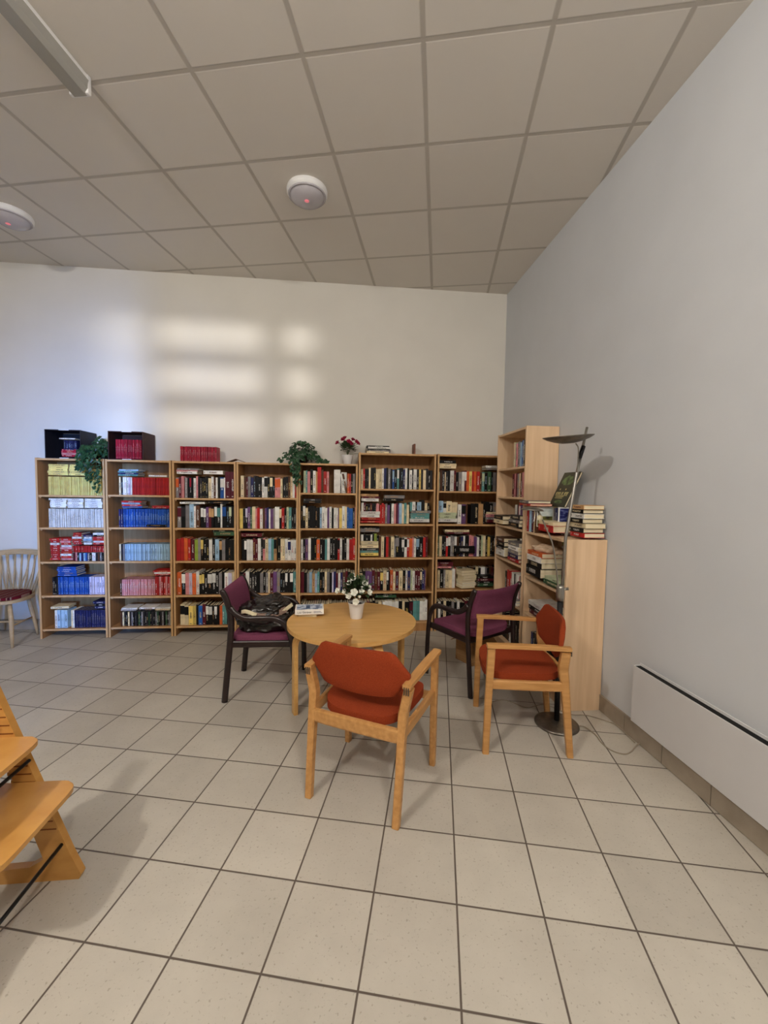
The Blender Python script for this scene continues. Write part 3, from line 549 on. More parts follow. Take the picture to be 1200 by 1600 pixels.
# ------------------------------------------------------------------ emit the books
def pos_phrase(b):
    c = CASES[b['key']]['ph']
    return (SHN[b['sh']] + ' shelf' if b['sh'] is not None else 'roof'), c
def make_mesh(mp, slots):
    me = bpy.data.meshes.new('book'); V = []; F = []; mi = []
    for j, s in enumerate(slots):
        v, f = mp[s]; n = len(V); V += v; F += [[n + i for i in q] for q in f]; mi += [j] * len(f)
    me.from_pydata(V, [], F); me.polygons.foreach_set('material_index', mi); me.update(); return me
def slot_mat(s, a):
    k, ink, acc = a[3], a[4], a[5]
    return cover_mat(k) if s == 'c' else M['pages'] if s == 'p' else cover_mat(acc) if s == 'a' else ink_mat(k, ink)
def emit():
    keep = {}
    for kind in ('book', 'paperback'):
        L = sorted([b for b in BOOKS if b['kind'] == kind], key=lambda b: -b['area'] * (3 if b['big'] else 1)); 
        hid = lambda b: (b['key'], b['sh']) in (('c5', 4), ('c4', 4), ('c7', 4), ('r1', 5), ('r2', 2)) 
        L = [b for b in L if not hid(b)] + [b for b in L if hid(b)]
        for b in L[:300]: b['solo'] = True
    # labels: by look first, then neighbours, then place
    groups = {}
    for b in BOOKS: groups.setdefault((b['key'], b['sh'], b['where']), []).append(b)
    used = set()
    for g, L in groups.items():
        L.sort(key=lambda b: (round(b['z'], 1) if b['where'] == 'standing' else 0, b['u'], b['z']))
        cols = [b['k'] for b in L]; levels = sorted(set(round(b['z'], 1) for b in L))
        for i, b in enumerate(L):
            if not b.get('solo') or b['label']: continue
            sp, cp = pos_phrase(b)
            if b['sh'] is None: sp = 'the very top'
            adj = 'thick ' if b['t'] > 0.033 else 'thin ' if b['t'] < 0.014 and b['kind'] == 'book' else ''
            col = PAL[b['k']][1]; nm = b['kind']; acc = ' with %s top' % PAL[b['accent']][1] if b['accent'] else ''
            st = b['where']
            opts = []
            if 'pile' in b:
                pls = sorted(set(round(x['pile'], 2) for x in L if 'pile' in x)); mine = sorted([x for x in L if 'pile' in x and round(x['pile'], 2) == round(b['pile'], 2)], key=lambda x: x['z'])
                pi = pls.index(round(b['pile'], 2)); pn = '' if len(pls) == 1 else ['left ', 'right '][pi] if len(pls) == 2 else ['left ', 'middle ', 'right '][pi] if len(pls) == 3 else ORD[pi] + ' '
                mi = mine.index(b); place = 'lying alone' if len(mine) == 1 else 'bottom of' if mi == 0 else 'top of' if mi == len(mine) - 1 else ORD[mi] + ' from bottom of'
                if len(mine) == 1: b['label'] = '%s%s %s, lying flat alone at %s, %s, %s' % (adj, col, nm, (pn or 'that ').strip() if pn else 'one spot', sp, cp)
                else: b['label'] = '%s%s %s, %s %sstack, %s, %s' % (adj, col, nm, place, pn, sp, cp)
                while b['label'] in used: b['label'] = b['label'].replace(' ' + nm, ' flat ' + nm, 1)
                used.add(b['label']); continue
            if cols.count(b['k']) == 1: opts.append('%s%s %s%s, the only one %s on %s, %s' % (adj, col, nm, acc, st, sp + (' shelf' if 0 else ''), cp))
            if i > 0 and i < len(L) - 1:
                a_, c_ = PAL[cols[i - 1]][1], PAL[cols[i + 1]][1]
                trip = [(cols[j - 1], cols[j], cols[j + 1]) for j in range(1, len(L) - 1)]
                if trip.count((cols[i - 1], b['k'], cols[i + 1])) == 1:
                    opts.append('%s%s %s%s %s between %s and %s, %s, %s' % (adj, col, nm, acc, st, a_, c_, sp, cp))
            same = [x for x in L if x['k'] == b['k']]; q = same.index(b)
            qo = ORD[q] if q < 20 else (str(q + 1) + ('st' if q % 10 == 0 and q != 10 else 'nd' if q % 10 == 1 else 'rd' if q % 10 == 2 else 'th'))
            if len(same) > 1 and len(same) - q <= 5: opts.append('%s %s %s from right%s, %s, %s, %s' % (ORD[len(same) - q - 1] if len(same) - q > 1 else 'last', col, nm, acc, st, sp, cp) if len(same) - q > 1 else 'rightmost %s %s%s, %s, %s, %s' % (col, nm, acc, st, sp, cp))
            opts.append('%s %s %s from left%s, %s, %s, %s' % (qo, col, nm, '' if len(st) > 9 else acc, st, sp, cp))
            for o_ in opts:
                if o_ not in used and len(o_.split()) <= 16: b['label'] = o_; break
            else: b['label'] = opts[-1]
            used.add(b['label'])
    rest = {'book': [], 'paperback': []}
    for b in BOOKS:
        a = b['a']; mp = book_parts(*a[:4], ink=a[4], accent=a[5], lying=a[6], fore=a[7], band=a[8])
        if b.get('solo'):
            if b['big']:
                slots = [s for s in 'cai' if s in mp]; me = make_mesh(mp, slots); pm = make_mesh(mp, ['p'])
                for s in slots: me.materials.append(slot_mat(s, a))
                pm.materials.append(M['pages'])
                o = bpy.data.objects.new(b['name'] or b['kind'], me); COL.objects.link(o); p = bpy.data.objects.new('pages', pm); COL.objects.link(p); p.parent = o
            else:
                slots = [s for s in 'cpai' if s in mp]; me = make_mesh(mp, slots)
                for s in slots: me.materials.append(slot_mat(s, a))
                o = bpy.data.objects.new(b['name'] or b['kind'], me); COL.objects.link(o)
            o.matrix_world = b['M']; b['obj'] = o
            gp = ('%ss %s on the %s of the %s' % (b['kind'], b['where'], 'top' if b['sh'] is None else SHN[b['sh']] + ' shelf', CASES[b['key']]['ph'])) if b['key'] in CASES else None
            tag(o, b['label'], b['kind'], gp)
        else: rest[b['kind']].append((b, mp))
    for kind, L in rest.items():
        if not L: continue
        V = []; F = []; mi = []; mats = []
        for b, mp in L:
            for s, (v, f) in mp.items():
                m = slot_mat(s, b['a'])
                if m not in mats: mats.append(m)
                n = len(V); V += [b['M'] @ Vector(q) for q in v]; F += [[n + i for i in q] for q in f]; mi += [mats.index(m)] * len(f)
        me = bpy.data.meshes.new('shelved_%ss' % kind); me.from_pydata(V, [], F); me.polygons.foreach_set('material_index', mi); me.update()
        for m in mats: me.materials.append(m)
        o = bpy.data.objects.new('shelved_%ss' % kind, me); COL.objects.link(o)
        tag(o, {'book': 'remaining smaller and half hidden books filling the bookcase shelves', 'paperback': 'remaining thin serial paperbacks filling the two left bookcases'}[kind], kind, kind='stuff')
    print('books', len([b for b in BOOKS if b['kind'] == 'book']), 'paperbacks', len([b for b in BOOKS if b['kind'] != 'book']), 'rest', {k: len(v) for k, v in rest.items()})
emit()

def loose_book(name, label, loc, rz, t, h, d, k, ink=None, accent=None, lying=True, fore=False, rot=None, band=None, pages='pages'):
    mp = book_parts(t, h, d, k, ink=ink, accent=accent, lying=lying, fore=fore, band=band); a = (t, h, d, k, ink, accent)
    slots = [s for s in 'cai' if s in mp]; me = make_mesh(mp, slots)
    for s in slots: me.materials.append(slot_mat(s, a))
    pm = make_mesh(mp, ['p']); pm.materials.append(M['pages'])
    o = bpy.data.objects.new(name, me); COL.objects.link(o); p = bpy.data.objects.new('pages', pm); COL.objects.link(p); p.parent = o
    o.location = loc; o.rotation_euler = rot or (0, 0, rz); tag(o, label, 'book'); return o


def plain(name, rgb, rough=0.6): return noise_mat(name, rgb, tuple(min(255, v + 8) for v in rgb), (1, 1, 1), rough, nscale=12)
# things on the low pale bookcase
sn, cs = math.sin(R_(25)), math.cos(R_(25))
gb = loose_book('book', 'big dark green hardback leaning against the right wall behind lamp pole', (0, 0, 0), 0, 0.016, 0.285, 0.225, 'K', lying=False)
gb.data.materials[0] = plain('dark_green_cover', (30, 40, 28), 0.35)
gb.matrix_world = Matrix(((-cs, 0, sn, -0.158), (0, -1, 0, -1.395), (sn, 0, cs, 1.373), (0, 0, 0, 1)))
GLOW = noise_mat('green_glow_picture', (34, 52, 30), (104, 138, 84), (1, 1, 1), 0.35, nscale=22)
for (a, b, c, d) in ((0.02, 0.19, 0.168, 0.262), (0.05, 0.17, 0.02, 0.055)):
    MB().prism([(a + (b - a) * (0.5 + 0.5 * math.cos(k * R_(24)) * (0.9 + 0.1 * math.sin(5 * k))), c + (d - c) * (0.5 + 0.5 * math.sin(k * R_(24)) * (0.85 + 0.15 * math.cos(3 * k)))) for k in range(15)], 0.0081, 0.0086, 0, lambda v: (v.z, v.x, v.y)).build('cover_picture', GLOW, gb)
GOLD = plain('gold_print', (196, 186, 128), 0.4)
mb = MB()
for (a, b, c, d) in ((0.025, 0.19, 0.088, 0.092), (0.035, 0.15, 0.078, 0.083), (0.035, 0.14, 0.066, 0.071)): mb.box(0.0081, 0.0088, a, b, c, d)
x = 0.022
for wd in (12, 9, 11, 8, 13, 0, 10, 9, 0, 11, 9, 12, 9): 
    if wd: mb.box(0.0081, 0.0088, x, x + 0.0105, 0.096, 0.118) if wd > 9 else (mb.box(0.0081, 0.0088, x, x + 0.004, 0.096, 0.118), mb.box(0.0081, 0.0088, x, x + 0.010, 0.112, 0.118))
    x += 0.0135
mb.box(0.0081, 0.0088, 0.05, 0.062, 0.135, 0.147); mb.box(0.0081, 0.0088, 0.13, 0.142, 0.135, 0.147)
mb.build('gold_title', GOLD, gb, )
# the cards facing the room at the ends of the two standing rows
lc = empty('picture_card', (-0.218, -1.4405, ZB0 + 0.0), label='small landscape picture card facing camera at end of the standing row', cat='card')
MB().box(-0.064, 0.064, -0.004, 0, 0.05, 0.205).build('card', plain('card_stock', (226, 224, 214)), lc)
MB().box(-0.060, 0.060, -0.0048, -0.004, 0.13, 0.200).build('sky', noise_mat('printed_sky', (150, 172, 176), (226, 230, 226), (1, 1, 3), 0.4, nscale=10), lc)
MB().box(-0.060, 0.060, -0.0048, -0.004, 0.055, 0.13).build('meadow', noise_mat('printed_meadow', (40, 34, 28), (134, 136, 70), (1, 1, 4), 0.4, nscale=14), lc)
wc = empty('picture_card', (-0.115, -1.5885, ZB0), label='white framed navy blue picture card behind lamp pole on low bookcase', cat='card')
MB().box(-0.078, 0.078, -0.006, 0, 0.045, 0.206).build('frame', plain('white_card', (236, 236, 234)), wc)
MB().box(-0.068, 0.070, -0.0068, -0.006, 0.10, 0.198).build('picture', noise_mat('navy_picture', (24, 30, 96), (150, 160, 214), (3, 1, 9), 0.4, nscale=7, lo=0.5, hi=0.75), wc)
MB().box(-0.068, 0.070, -0.0068, -0.006, 0.05, 0.10).build('caption_band', noise_mat('grey_picture', (40, 42, 44), (120, 124, 120), (3, 1, 9), 0.4, nscale=9), wc)

# crumpled paper bag on the stack, low pale bookcase
def crumple(name, size, mat, loc, rz=0, seed=0, amp=0.35, sub=4, flat=0.0, fr=2.2, **kw):
    bm = bmesh.new(); bmesh.ops.create_icosphere(bm, subdivisions=sub, radius=1)
    for v in bm.verts:
        n = v.co.normalized(); q = n * fr + Vector((seed, seed * 2.3, 0))
        d = 1 + amp * noise.noise(q) + amp * 0.5 * abs(noise.noise(q * 2.3)) - amp * 0.35 * abs(noise.noise(q * 4.7 + Vector((3, 1, 2))))
        c = n * d
        # squared-off profile
        c = Vector((math.copysign(abs(c.x) ** 0.8, c.x), math.copysign(abs(c.y) ** 0.8, c.y), math.copysign(abs(c.z) ** 0.85, c.z)))
        z = c.z if c.z > -0.75 else -0.75
        v.co = Vector((c.x * size[0], c.y * size[1], (z + 0.75) * size[2]))
    mb = MB(); mb.bm.free(); mb.bm = bm
    o = mb.build(name, mat, smooth=True, **kw); o.location = loc; o.rotation_euler = (0, 0, rz); return o
tag(crumple('paper_bag', (0.085, 0.12, 0.040), M['papernews'], (-0.185, -1.455, 0.80 + 0.208), 0.3, 4, 0.55, 4, fr=1.6), 'crumpled beige paper bag lying on the stack in low pale bookcase', 'bag')
# open booklet and small upright slat on bookcase tops
ob = MB()
for sx in (-1, 1): ob.tube([(sx * x, 0, 0.004 + 0.045 * math.sin(x / 0.085 * math.pi * 0.5) if False else 0.034 - x * 0.36) for x in (0.0, 0.03, 0.06, 0.085)], 0.06, side=(0, 1, 0), ry=0.003, square=True)
tag(ob.build('booklet', M['taupe'], None, (-2.84, -0.16, 1.732)), 'dark open booklet face down across tops of third and fourth bookcases', 'booklet')
tag(MB().box(-0.009, 0.009, -0.06, 0.06, 0, 0.115, 0.003).build('wooden_slat', plain('brown_slat', (110, 66, 48)), None, (-1.026, -0.13, 1.852)), 'thin brown upright slat on top of the wide bookcase behind table', 'slat')

# storage boxes on the two left bookcases
def storage_box(label, loc, rz, mat, key):
    r = empty('storage_box', loc, rz, label=label, cat='box'); w_, d_, h_, t_ = 0.318, 0.255, 0.272, 0.007
    mb = MB(); mb.box(0, t_, 0, d_, 0, h_ - 0.006, 0.001); mb.box(w_ - t_, w_, 0, d_, 0, h_ - 0.006, 0.001); mb.box(t_, w_ - t_, 0, d_, 0, t_); mb.box(t_, w_ - t_, d_ - t_, d_, t_, h_ - 0.01)
    mb.build('body', mat, r)
    mb = MB(); mb.box(0, w_, -0.002, d_, h_ - 0.007, h_, 0.001); mb.build('top_side', mat, r)
    mb = MB(); mb.box(w_ * 0.40, w_ * 0.68, -0.0045, -0.002, h_ - 0.007, h_ + 0.002, 0.0008); mb.box(w_ * 0.40, w_ * 0.66, -0.003, 0, 0.002, 0.009, 0.0008)
    mb.build('handle_edge', M['white_plastic'], r); return r
storage_box('black open-fronted storage box on top of the far left bookcase', (-4.572, -0.272, 1.7315), 0, M['crate_black'], 'c1')
storage_box('dark brown storage box of crimson paperbacks on top of second bookcase', (-4.010, -0.272, 1.7315), 0, M['crate_brown'], 'c2')

# ------------------------------------------------------------------ plants
def ivy_leaf(mb, p, n, up, s):
    """five-lobed ivy leaf, slightly folded"""
    n = n.normalized(); a = (up - n * up.dot(n)); a = a.normalized() if a.length > 1e-4 else n.orthogonal().normalized(); b = n.cross(a)
    pts = [(0, -0.15), (0.32, -0.28), (0.55, 0.0), (0.30, 0.18), (0.34, 0.52), (0, 1.0), (-0.34, 0.52), (-0.30, 0.18), (-0.55, 0.0), (-0.32, -0.28)]
    V = [p + b * (x * s) + a * (y * s) - n * (abs(x) * 0.35 * s) for x, y in pts] + [p + a * (0.25 * s) + n * 0.02 * s]
    mb._new(V, [[i, (i + 1) % 10, 10] for i in range(10)])
def ivy(label, loc, hw, hh, trail, n, seed, off=(0, 0)):
    rr = random.Random(seed); r = empty('potted_ivy', loc, label=label, cat='potted plant')
    MB().lathe([(0.0, 0), (0.045, 0), (0.058, 0.085), (0.060, 0.09), (0.052, 0.09), (0.05, 0.08), (0.0, 0.078)], 24).build('pot', M['soil'], r)
    lf = MB(); st = MB()
    for k in range(n):
        th = rr.uniform(0, 2 * math.pi); ph = math.acos(rr.uniform(-0.35, 1)); q = rr.uniform(0.72, 1.0)
        d = Vector((math.cos(th) * math.sin(ph), math.sin(th) * math.sin(ph), math.cos(ph)))
        p = Vector((d.x * hw * q, d.y * min(hw, 0.11) * q, 0.085 + d.z * hh * q))
        if p.z < 0.012: p.z = 0.012 + rr.random() * 0.02
        nn = (d + Vector((rr.uniform(-.5, .5), rr.uniform(-1.1, .1), rr.uniform(-.2, .7)))).normalized()
        ivy_leaf(lf, p, nn, Vector((rr.uniform(-1, 1), rr.uniform(-.6, .3), rr.uniform(-1.2, .2))), rr.uniform(0.026, 0.042))
    for (x0, y0, pts_, m) in trail:
        path = cat([Vector(q) for q in pts_], 7)
        st.tube(path, 0.0022, 6)
        for i, p in enumerate(path):
            for _ in range(m):
                nn = Vector((rr.uniform(-.7, .7), -1, rr.uniform(-.1, .9)))
                ivy_leaf(lf, p + Vector((rr.uniform(-.035, .035), rr.uniform(-.03, .0), rr.uniform(-.02, .02))), nn, Vector((rr.uniform(-1, 1), 0, -1)), rr.uniform(0.024, 0.038))
    lf.build('foliage', M['leaf_ivy'], r); st.build('stems', M['stem'], r)
    return r
ivy('bushy green ivy hanging over the joint of fourth and fifth bookcases', (-2.185, -0.165, 1.737), 0.155, 0.155,
    [(0, 0, [(0, -0.03, 0.10), (-0.03, -0.14, 0.04), (-0.045, -0.155, -0.08), (-0.03, -0.15, -0.20)], 3), (0, 0, [(0, -0.03, 0.10), (-0.07, -0.14, 0.04), (-0.08, -0.155, -0.06), (-0.05, -0.15, -0.13)], 3),
     (0, 0, [(0, -0.02, 0.10), (0.12, -0.05, 0.07), (0.19, -0.06, 0.03), (0.25, -0.05, 0.015)], 3), (0, 0, [(0, -0.02, 0.10), (-0.13, -0.05, 0.10), (-0.18, -0.06, 0.05), (-0.21, -0.06, 0.03)], 1)], 190, 3)
ivy('dark green ivy trailing between the black and brown storage boxes', (-4.125, -0.165, 1.735), 0.082, 0.15,
    [(0, 0, [(0, -0.03, 0.12), (-0.02, -0.15, 0.05), (-0.02, -0.16, -0.08), (-0.015, -0.155, -0.20)], 4), (0, 0, [(0, -0.03, 0.12), (-0.07, -0.15, 0.05), (-0.10, -0.16, -0.05), (-0.12, -0.155, -0.10)], 3),
     (0, 0, [(0, -0.03, 0.12), (0.03, -0.15, 0.03), (0.04, -0.16, -0.12), (0.05, -0.155, -0.30)], 2), (0, 0, [(0, -0.03, 0.12), (-0.03, -0.14, 0.10), (-0.07, -0.15, 0.10), (-0.10, -0.15, 0.03)], 3)], 150, 8)
def flower(parent, p, s, mat, name, seed, d=None):
    rr = random.Random(seed); mb = MB(); d = (d or Vector(p)).normalized(); q = d.to_track_quat('Z', 'Y')
    for ring, (n, tilt, sz) in enumerate(((5, 1.15, 1.0), (5, 0.75, 0.8), (4, 0.35, 0.6))):
        for k in range(n):
            th = 2 * math.pi * (k + ring * 0.5) / n + rr.uniform(-.1, .1); V = []
            for (u, v) in ((0, 0), (-0.45, 0.45), (-0.40, 0.9), (0, 1.08), (0.40, 0.9), (0.45, 0.45)):
                rad = v * math.sin(tilt) * sz; up = v * math.cos(tilt) * sz + 0.25 * v * v * (1 - abs(u))
                x = rad * math.cos(th) - u * sz * math.sin(th); y = rad * math.sin(th) + u * sz * math.cos(th)
                V.append(Vector(p) + q @ Vector((x * s, y * s, up * s)))
            mb._new(V, [[0, 1, 2, 3], [0, 3, 4, 5]], True)
    mb.lathe([(0.0, -0.2 * s), (0.35 * s, 0.0), (0.42 * s, 0.3 * s), (0.2 * s, 0.55 * s), (0.0, 0.6 * s)], 10, p)
    return mb.build(name, mat, parent)
def leaf(mb, p, d, up, s, wd=0.32):
    d = d.normalized(); b = d.cross(up); b = b.normalized() if b.length > 1e-3 else d.orthogonal().normalized(); n = b.cross(d)
    V = [p, p + d * .3 * s + b * wd * s + n * .08 * s, p + d * .7 * s + b * wd * .8 * s + n * .05 * s, p + d * s - n * .12 * s, p + d * .7 * s - b * wd * .8 * s + n * .05 * s, p + d * .3 * s - b * wd * s + n * .08 * s, p + d * .5 * s]
    mb._new(V, [[0, 1, 6], [1, 2, 6], [2, 3, 6], [3, 4, 6], [4, 5, 6], [5, 0, 6]])
def flowerpot(label, loc, pr, ph, spread, height, blooms, mat, seed, nleaf, lsize, bname):
    rr = random.Random(seed); r = empty('flower_pot', loc, label=label, cat='potted plant')
    pt_ = MB().lathe([(0, 0), (pr * .70, 0), (pr * .73, .003), (pr * .95, ph * .9), (pr, ph * .92), (pr * 1.02, ph), (pr * .94, ph), (pr * .9, ph * .88), (0, ph * .88)], 36).build('pot', M['white_plastic'], r, angle=30)
    MB().lathe([(0, ph * .88), (pr * .89, ph * .88), (pr * .5, ph * .93), (0, ph * .95)], 20).build('soil', M['soil'], pt_)
    lf = MB(); st = MB()
    for k in range(nleaf):
        th = rr.uniform(0, 6.283); ph_ = math.acos(rr.uniform(-0.25, 1)); q = rr.uniform(0.35, 0.95)
        d = Vector((math.cos(th) * math.sin(ph_), math.sin(th) * math.sin(ph_), math.cos(ph_)))
        p = Vector((d.x * spread * q, d.y * spread * q, ph + height * 0.42 + d.z * height * 0.5 * q))
        dd = (d + Vector((rr.uniform(-.6, .6), rr.uniform(-.6, .6), rr.uniform(-.1, .7)))).normalized()
        leaf(lf, p, dd, Vector((rr.uniform(-.3, .3), rr.uniform(-.3, .3), 1)), lsize * rr.uniform(.7, 1.25))
    for (bx, by, bz, bs) in blooms:
        st.tube(cat([(0, 0, ph * .9), (bx * .3, by * .3, ph + (bz - ph) * .6), (bx, by, bz)], 4), 0.0016, 6)
    lf.build('foliage', M['leaf_dark'], r); st.build('stems', M['stem'], r)
    for k, (bx, by, bz, bs) in enumerate(blooms): flower(r, Vector((bx, by, bz)), bs, mat, bname, seed + k, Vector((bx, by - 0.5 * spread, (bz - ph) * .6)))
    return r
flowerpot('small white pot of crimson flowers on top of fifth bookcase', (-1.726, -0.165, 1.737), 0.060, 0.098, 0.088, 0.15,
    [(-.10, -.03, .215, .026), (-.045, -.05, .245, .028), (-.03, .0, .268, .026), (.01, -.06, .225, .028), (.05, -.02, .250, .026), (.085, -.05, .225, .028), (.105, .0, .215, .026), (.035, -.07, .205, .024), (.12, -.03, .115, .014)], M['petal_red'], 5, 150, .036, 'bloom')

# ------------------------------------------------------------------ round table
TC = (-1.695, -1.625)
tb = empty('round_table', (TC[0], TC[1], 0), label='low round oak table between the four armchairs', cat='table')
ring = [(0.445 * math.cos(2 * math.pi * k / 96), 0.445 * math.sin(2 * math.pi * k / 96)) for k in range(96)]
mb = MB(); mb.prism(ring, 0.544, 0.570, 0.007, segs=3); mb.build('tabletop', M['table'], tb)
mb = MB(); mb.prism([(x * 0.985, y * 0.985) for x, y in ring], 0.540, 0.544); mb.build('top_edge_band', M['oak_edge'], tb)
for an in (203, 293, 23, 113):
    a = R_(an); rad_ = Vector((math.cos(a), math.sin(a), 0)); tan = Vector((-math.sin(a), math.cos(a), 0))
    path = [rad_ * 0.405 + Vector((0, 0, z_)) for z_ in (0.0, 0.2, 0.38, 0.455)] + [rad_ * (0.405 - 0.066 * (1 - math.cos(t))) + Vector((0, 0, 0.459 + 0.066 * math.sin(t))) for t in (0.4, 0.8, 1.2, 1.57)] + [rad_ * 0.24 + Vector((0, 0, 0.525))]
    MB().tube(path, 0.030, side=tan, ry=0.0148, square=True).build('leg', M['table'], tb)
flowerpot('white pot with small white roses standing on the round table', (-1.665, -1.585, 0.5705), 0.058, 0.112, 0.090, 0.200,
    [(-.125, -.02, 0.198, 0.025), (-.083, -.05, 0.200, 0.018), (-.052, -.07, 0.175, 0.023), (-.018, -.085, 0.203, 0.028), (-.007, -.08, 0.139, 0.025), (-.05, -.03, 0.253, 0.021), (-.022, -.02, 0.278, 0.023), (.030, -.075, 0.207, 0.021), (.052, -.03, 0.246, 0.026), (.082, -.06, 0.196, 0.024), (.088, -.01, 0.221, 0.016), (.012, -.02, 0.227, 0.014), (-.066, -.06, 0.186, 0.014), (.035, -.06, 0.232, 0.010), (.018, -.09, 0.175, 0.010)], M['petal_white'], 17, 230, .044, 'rose')
b1 = loose_book('book', 'cream book lying underneath the blue and white thriller on table', (-2.012, -1.545, 0.5707), R_(-3), 0.020, 0.135, 0.16, 'C', fore=True)
b2 = loose_book('book', 'thick blue and white paperback lying on top of cream book on table', (-1.995, -1.562, 0.5915), R_(4), 0.036, 0.200, 0.140, 'W')
PB = noise_mat('winter_cover_print', (96, 116, 150), (216, 226, 240), (1, 1, 1), 0.4, nscale=26, lo=0.4, hi=0.58)
MB().box(-0.090, 0.090, 0.004, 0.130, 0.0361, 0.0366).build('cover_picture', PB, b2)
MB().box(-0.025, 0.004, 0.02, 0.10, 0.0367, 0.0370).build('tower_picture', plain('slate_blue_print', (58, 78, 112)), b2)
text_mesh('Lisa Gardner', 0.0185, b2, (-0.034, -0.0006, 0.016), (R_(90), 0, 0), plain('black_print', (26, 28, 36)), 'author_lettering', 1.02)
mb = MB(); mb.box(0.030, 0.090, -0.0008, 0, 0.010, 0.013); mb.box(0.030, 0.080, -0.0008, 0, 0.018, 0.021); mb.build('small_print', plain('grey_print', (110, 116, 128)), b2)

# ------------------------------------------------------------------ oak armchairs with rust wool
def oak_chair(name, label, loc, rz, group):
    r = empty(name, loc, rz, label=label, cat='chair', group=group); X = Vector((1, 0, 0)); W_ = M['chairwood']
    for s in (-1, 1):
        rl = MB().tube([(s * .224, -.245, 0), (s * .228, -.224, .20), (s * .230, -.200, .43), (s * .231, -.190, .49), (s * .236, -.188, .515), (s * .256, -.192, .608)], [.0165, .017, .019, .020, .020, .020], side=X, ry=[.017, .019, .023, .026, .026, .024], square=True).build('rear_leg', W_, r)
        MB().tube([(s * .256, .222, 0), (s * .258, .216, .30), (s * .262, .206, .614)], [.0155, .017, .018], side=X, ry=[.018, .019, .021], square=True).build('front_leg', W_, r)
        MB().tube([(s * .252, -.220, .624), (s * .256, -.10, .627), (s * .262, .08, .627), (s * .266, .232, .624)], [.019, .022, .024, .023], side=X, ry=.0115, square=True).build('armrest', W_, r)
        # finger joints, drawn as the slim end-grain keys
        k = MB()
        for q in (-1, 0, 1): k.box(s * .252 + q * .010 - .002, s * .252 + q * .010 + .002, -.2235, -.219, .588, .622)
        k.build('finger_joint', M['grout'], rl)
        MB().tube([(s * .236, -.195, .405), (s * .246, .0, .402), (s * .254, .200, .402)], .0115, side=X, ry=.026, square=True).build('side_rail', W_, r)
    MB().tube([(-.222, -.212, .392), (-.11, -.228, .401), (0, -.233, .404), (.11, -.228, .401), (.222, -.212, .392)], .0115, side=(0, 1, 0), ry=.031, square=True).build('rear_rail', W_, r)
    MB().tube([(-.245, .196, .392), (.245, .196, .392)], .0115, side=(0, 1, 0), ry=.020, square=True).build('front_rail', W_, r)
    # seat pad
    out = []
    for k in range(64):
        a = 2 * math.pi * k / 64; c, s_ = math.cos(a), math.sin(a)
        x = math.copysign(abs(c) ** .50, c); y = math.copysign(abs(s_) ** .55, s_)
        out.append((x * (.218 + .020 * y), .012 + y * .218))
    MB().prism(out, .418, .458, .014, lambda v: (v.x, v.y, v.z - .020 * max(0, (v.y - .13) / .1) ** 2 * .5 - .010 * (1 - min(1, (v.x / .2) ** 2))), 3).build('seat', M['rust'], r, angle=50)
    # back pad: six-sided, wrapped around the sitter
    hexo = [(-.252, .668), (-.248, .640), (-.205, .560), (-.185, .548), (-.09, .535), (0, .532), (.09, .535), (.185, .548), (.205, .560), (.248, .640), (.252, .668), (.225, .712), (.180, .758), (.165, .764), (.08, .770), (0, .772), (-.08, .770), (-.165, .764), (-.180, .758), (-.225, .712)]
    t = bmesh.new(); N = 25; rows = 9; F = []; V = []
    def bounds(x):
        x = abs(x)
        up = .757 if x < .180 else .757 - (x - .180) / .072 * .10; lo = .530 + .016 * (x / .185) ** 2 if x < .185 else .546 + (x - .185) / .067 * .095
        return lo, max(up, lo + .006)
    def back(x, z): return -.200 + .50 * x * x - .16 * (z - .65)
    mb = MB(); ins = []
    for side in (0, 1):
        for i in range(N):
            x = -.251 + .502 * i / (N - 1); lo, up = bounds(x)
            for j in range(rows):
                v = j / (rows - 1); z_ = lo + (up - lo) * v; e = min(1, min(v, 1 - v) * 7, (1 - abs(x) / .252) * 34) ; th = .0075 + .0085 * max(0, e) ** .5
                V.append((x, back(x, z_) + (th if side else -th), z_))
    def idx(s, i, j): return s * N * rows + i * rows + j
    for i in range(N - 1):
        for j in range(rows - 1):
            F.append([idx(0, i, j), idx(0, i + 1, j), idx(0, i + 1, j + 1), idx(0, i, j + 1)]); F.append([idx(1, i, j), idx(1, i, j + 1), idx(1, i + 1, j + 1), idx(1, i + 1, j)])
        for j in (0, rows - 1): F.append([idx(0, i, j), idx(1, i, j), idx(1, i + 1, j), idx(0, i + 1, j)])
    for j in range(rows - 1):
        for i in (0, N - 1): F.append([idx(0, i, j), idx(0, i, j + 1), idx(1, i, j + 1), idx(1, i, j)])
    mb._new(V, F, True); mb.build('backrest', M['rust'], r, angle=60); t.free()
    return r
ch1 = oak_chair('armchair', 'rust upholstered oak armchair seen from behind, in front of round table', (-1.600, -2.420, 0), R_(-28.3), 'rust armchairs')
ch2 = copy_tree(ch1); ch2.location = (-0.677, -2.073, 0); ch2.rotation_euler = (0, 0, R_(77.7)); ch2['label'] = 'rust upholstered oak armchair in side view, beside the steel floor lamp'

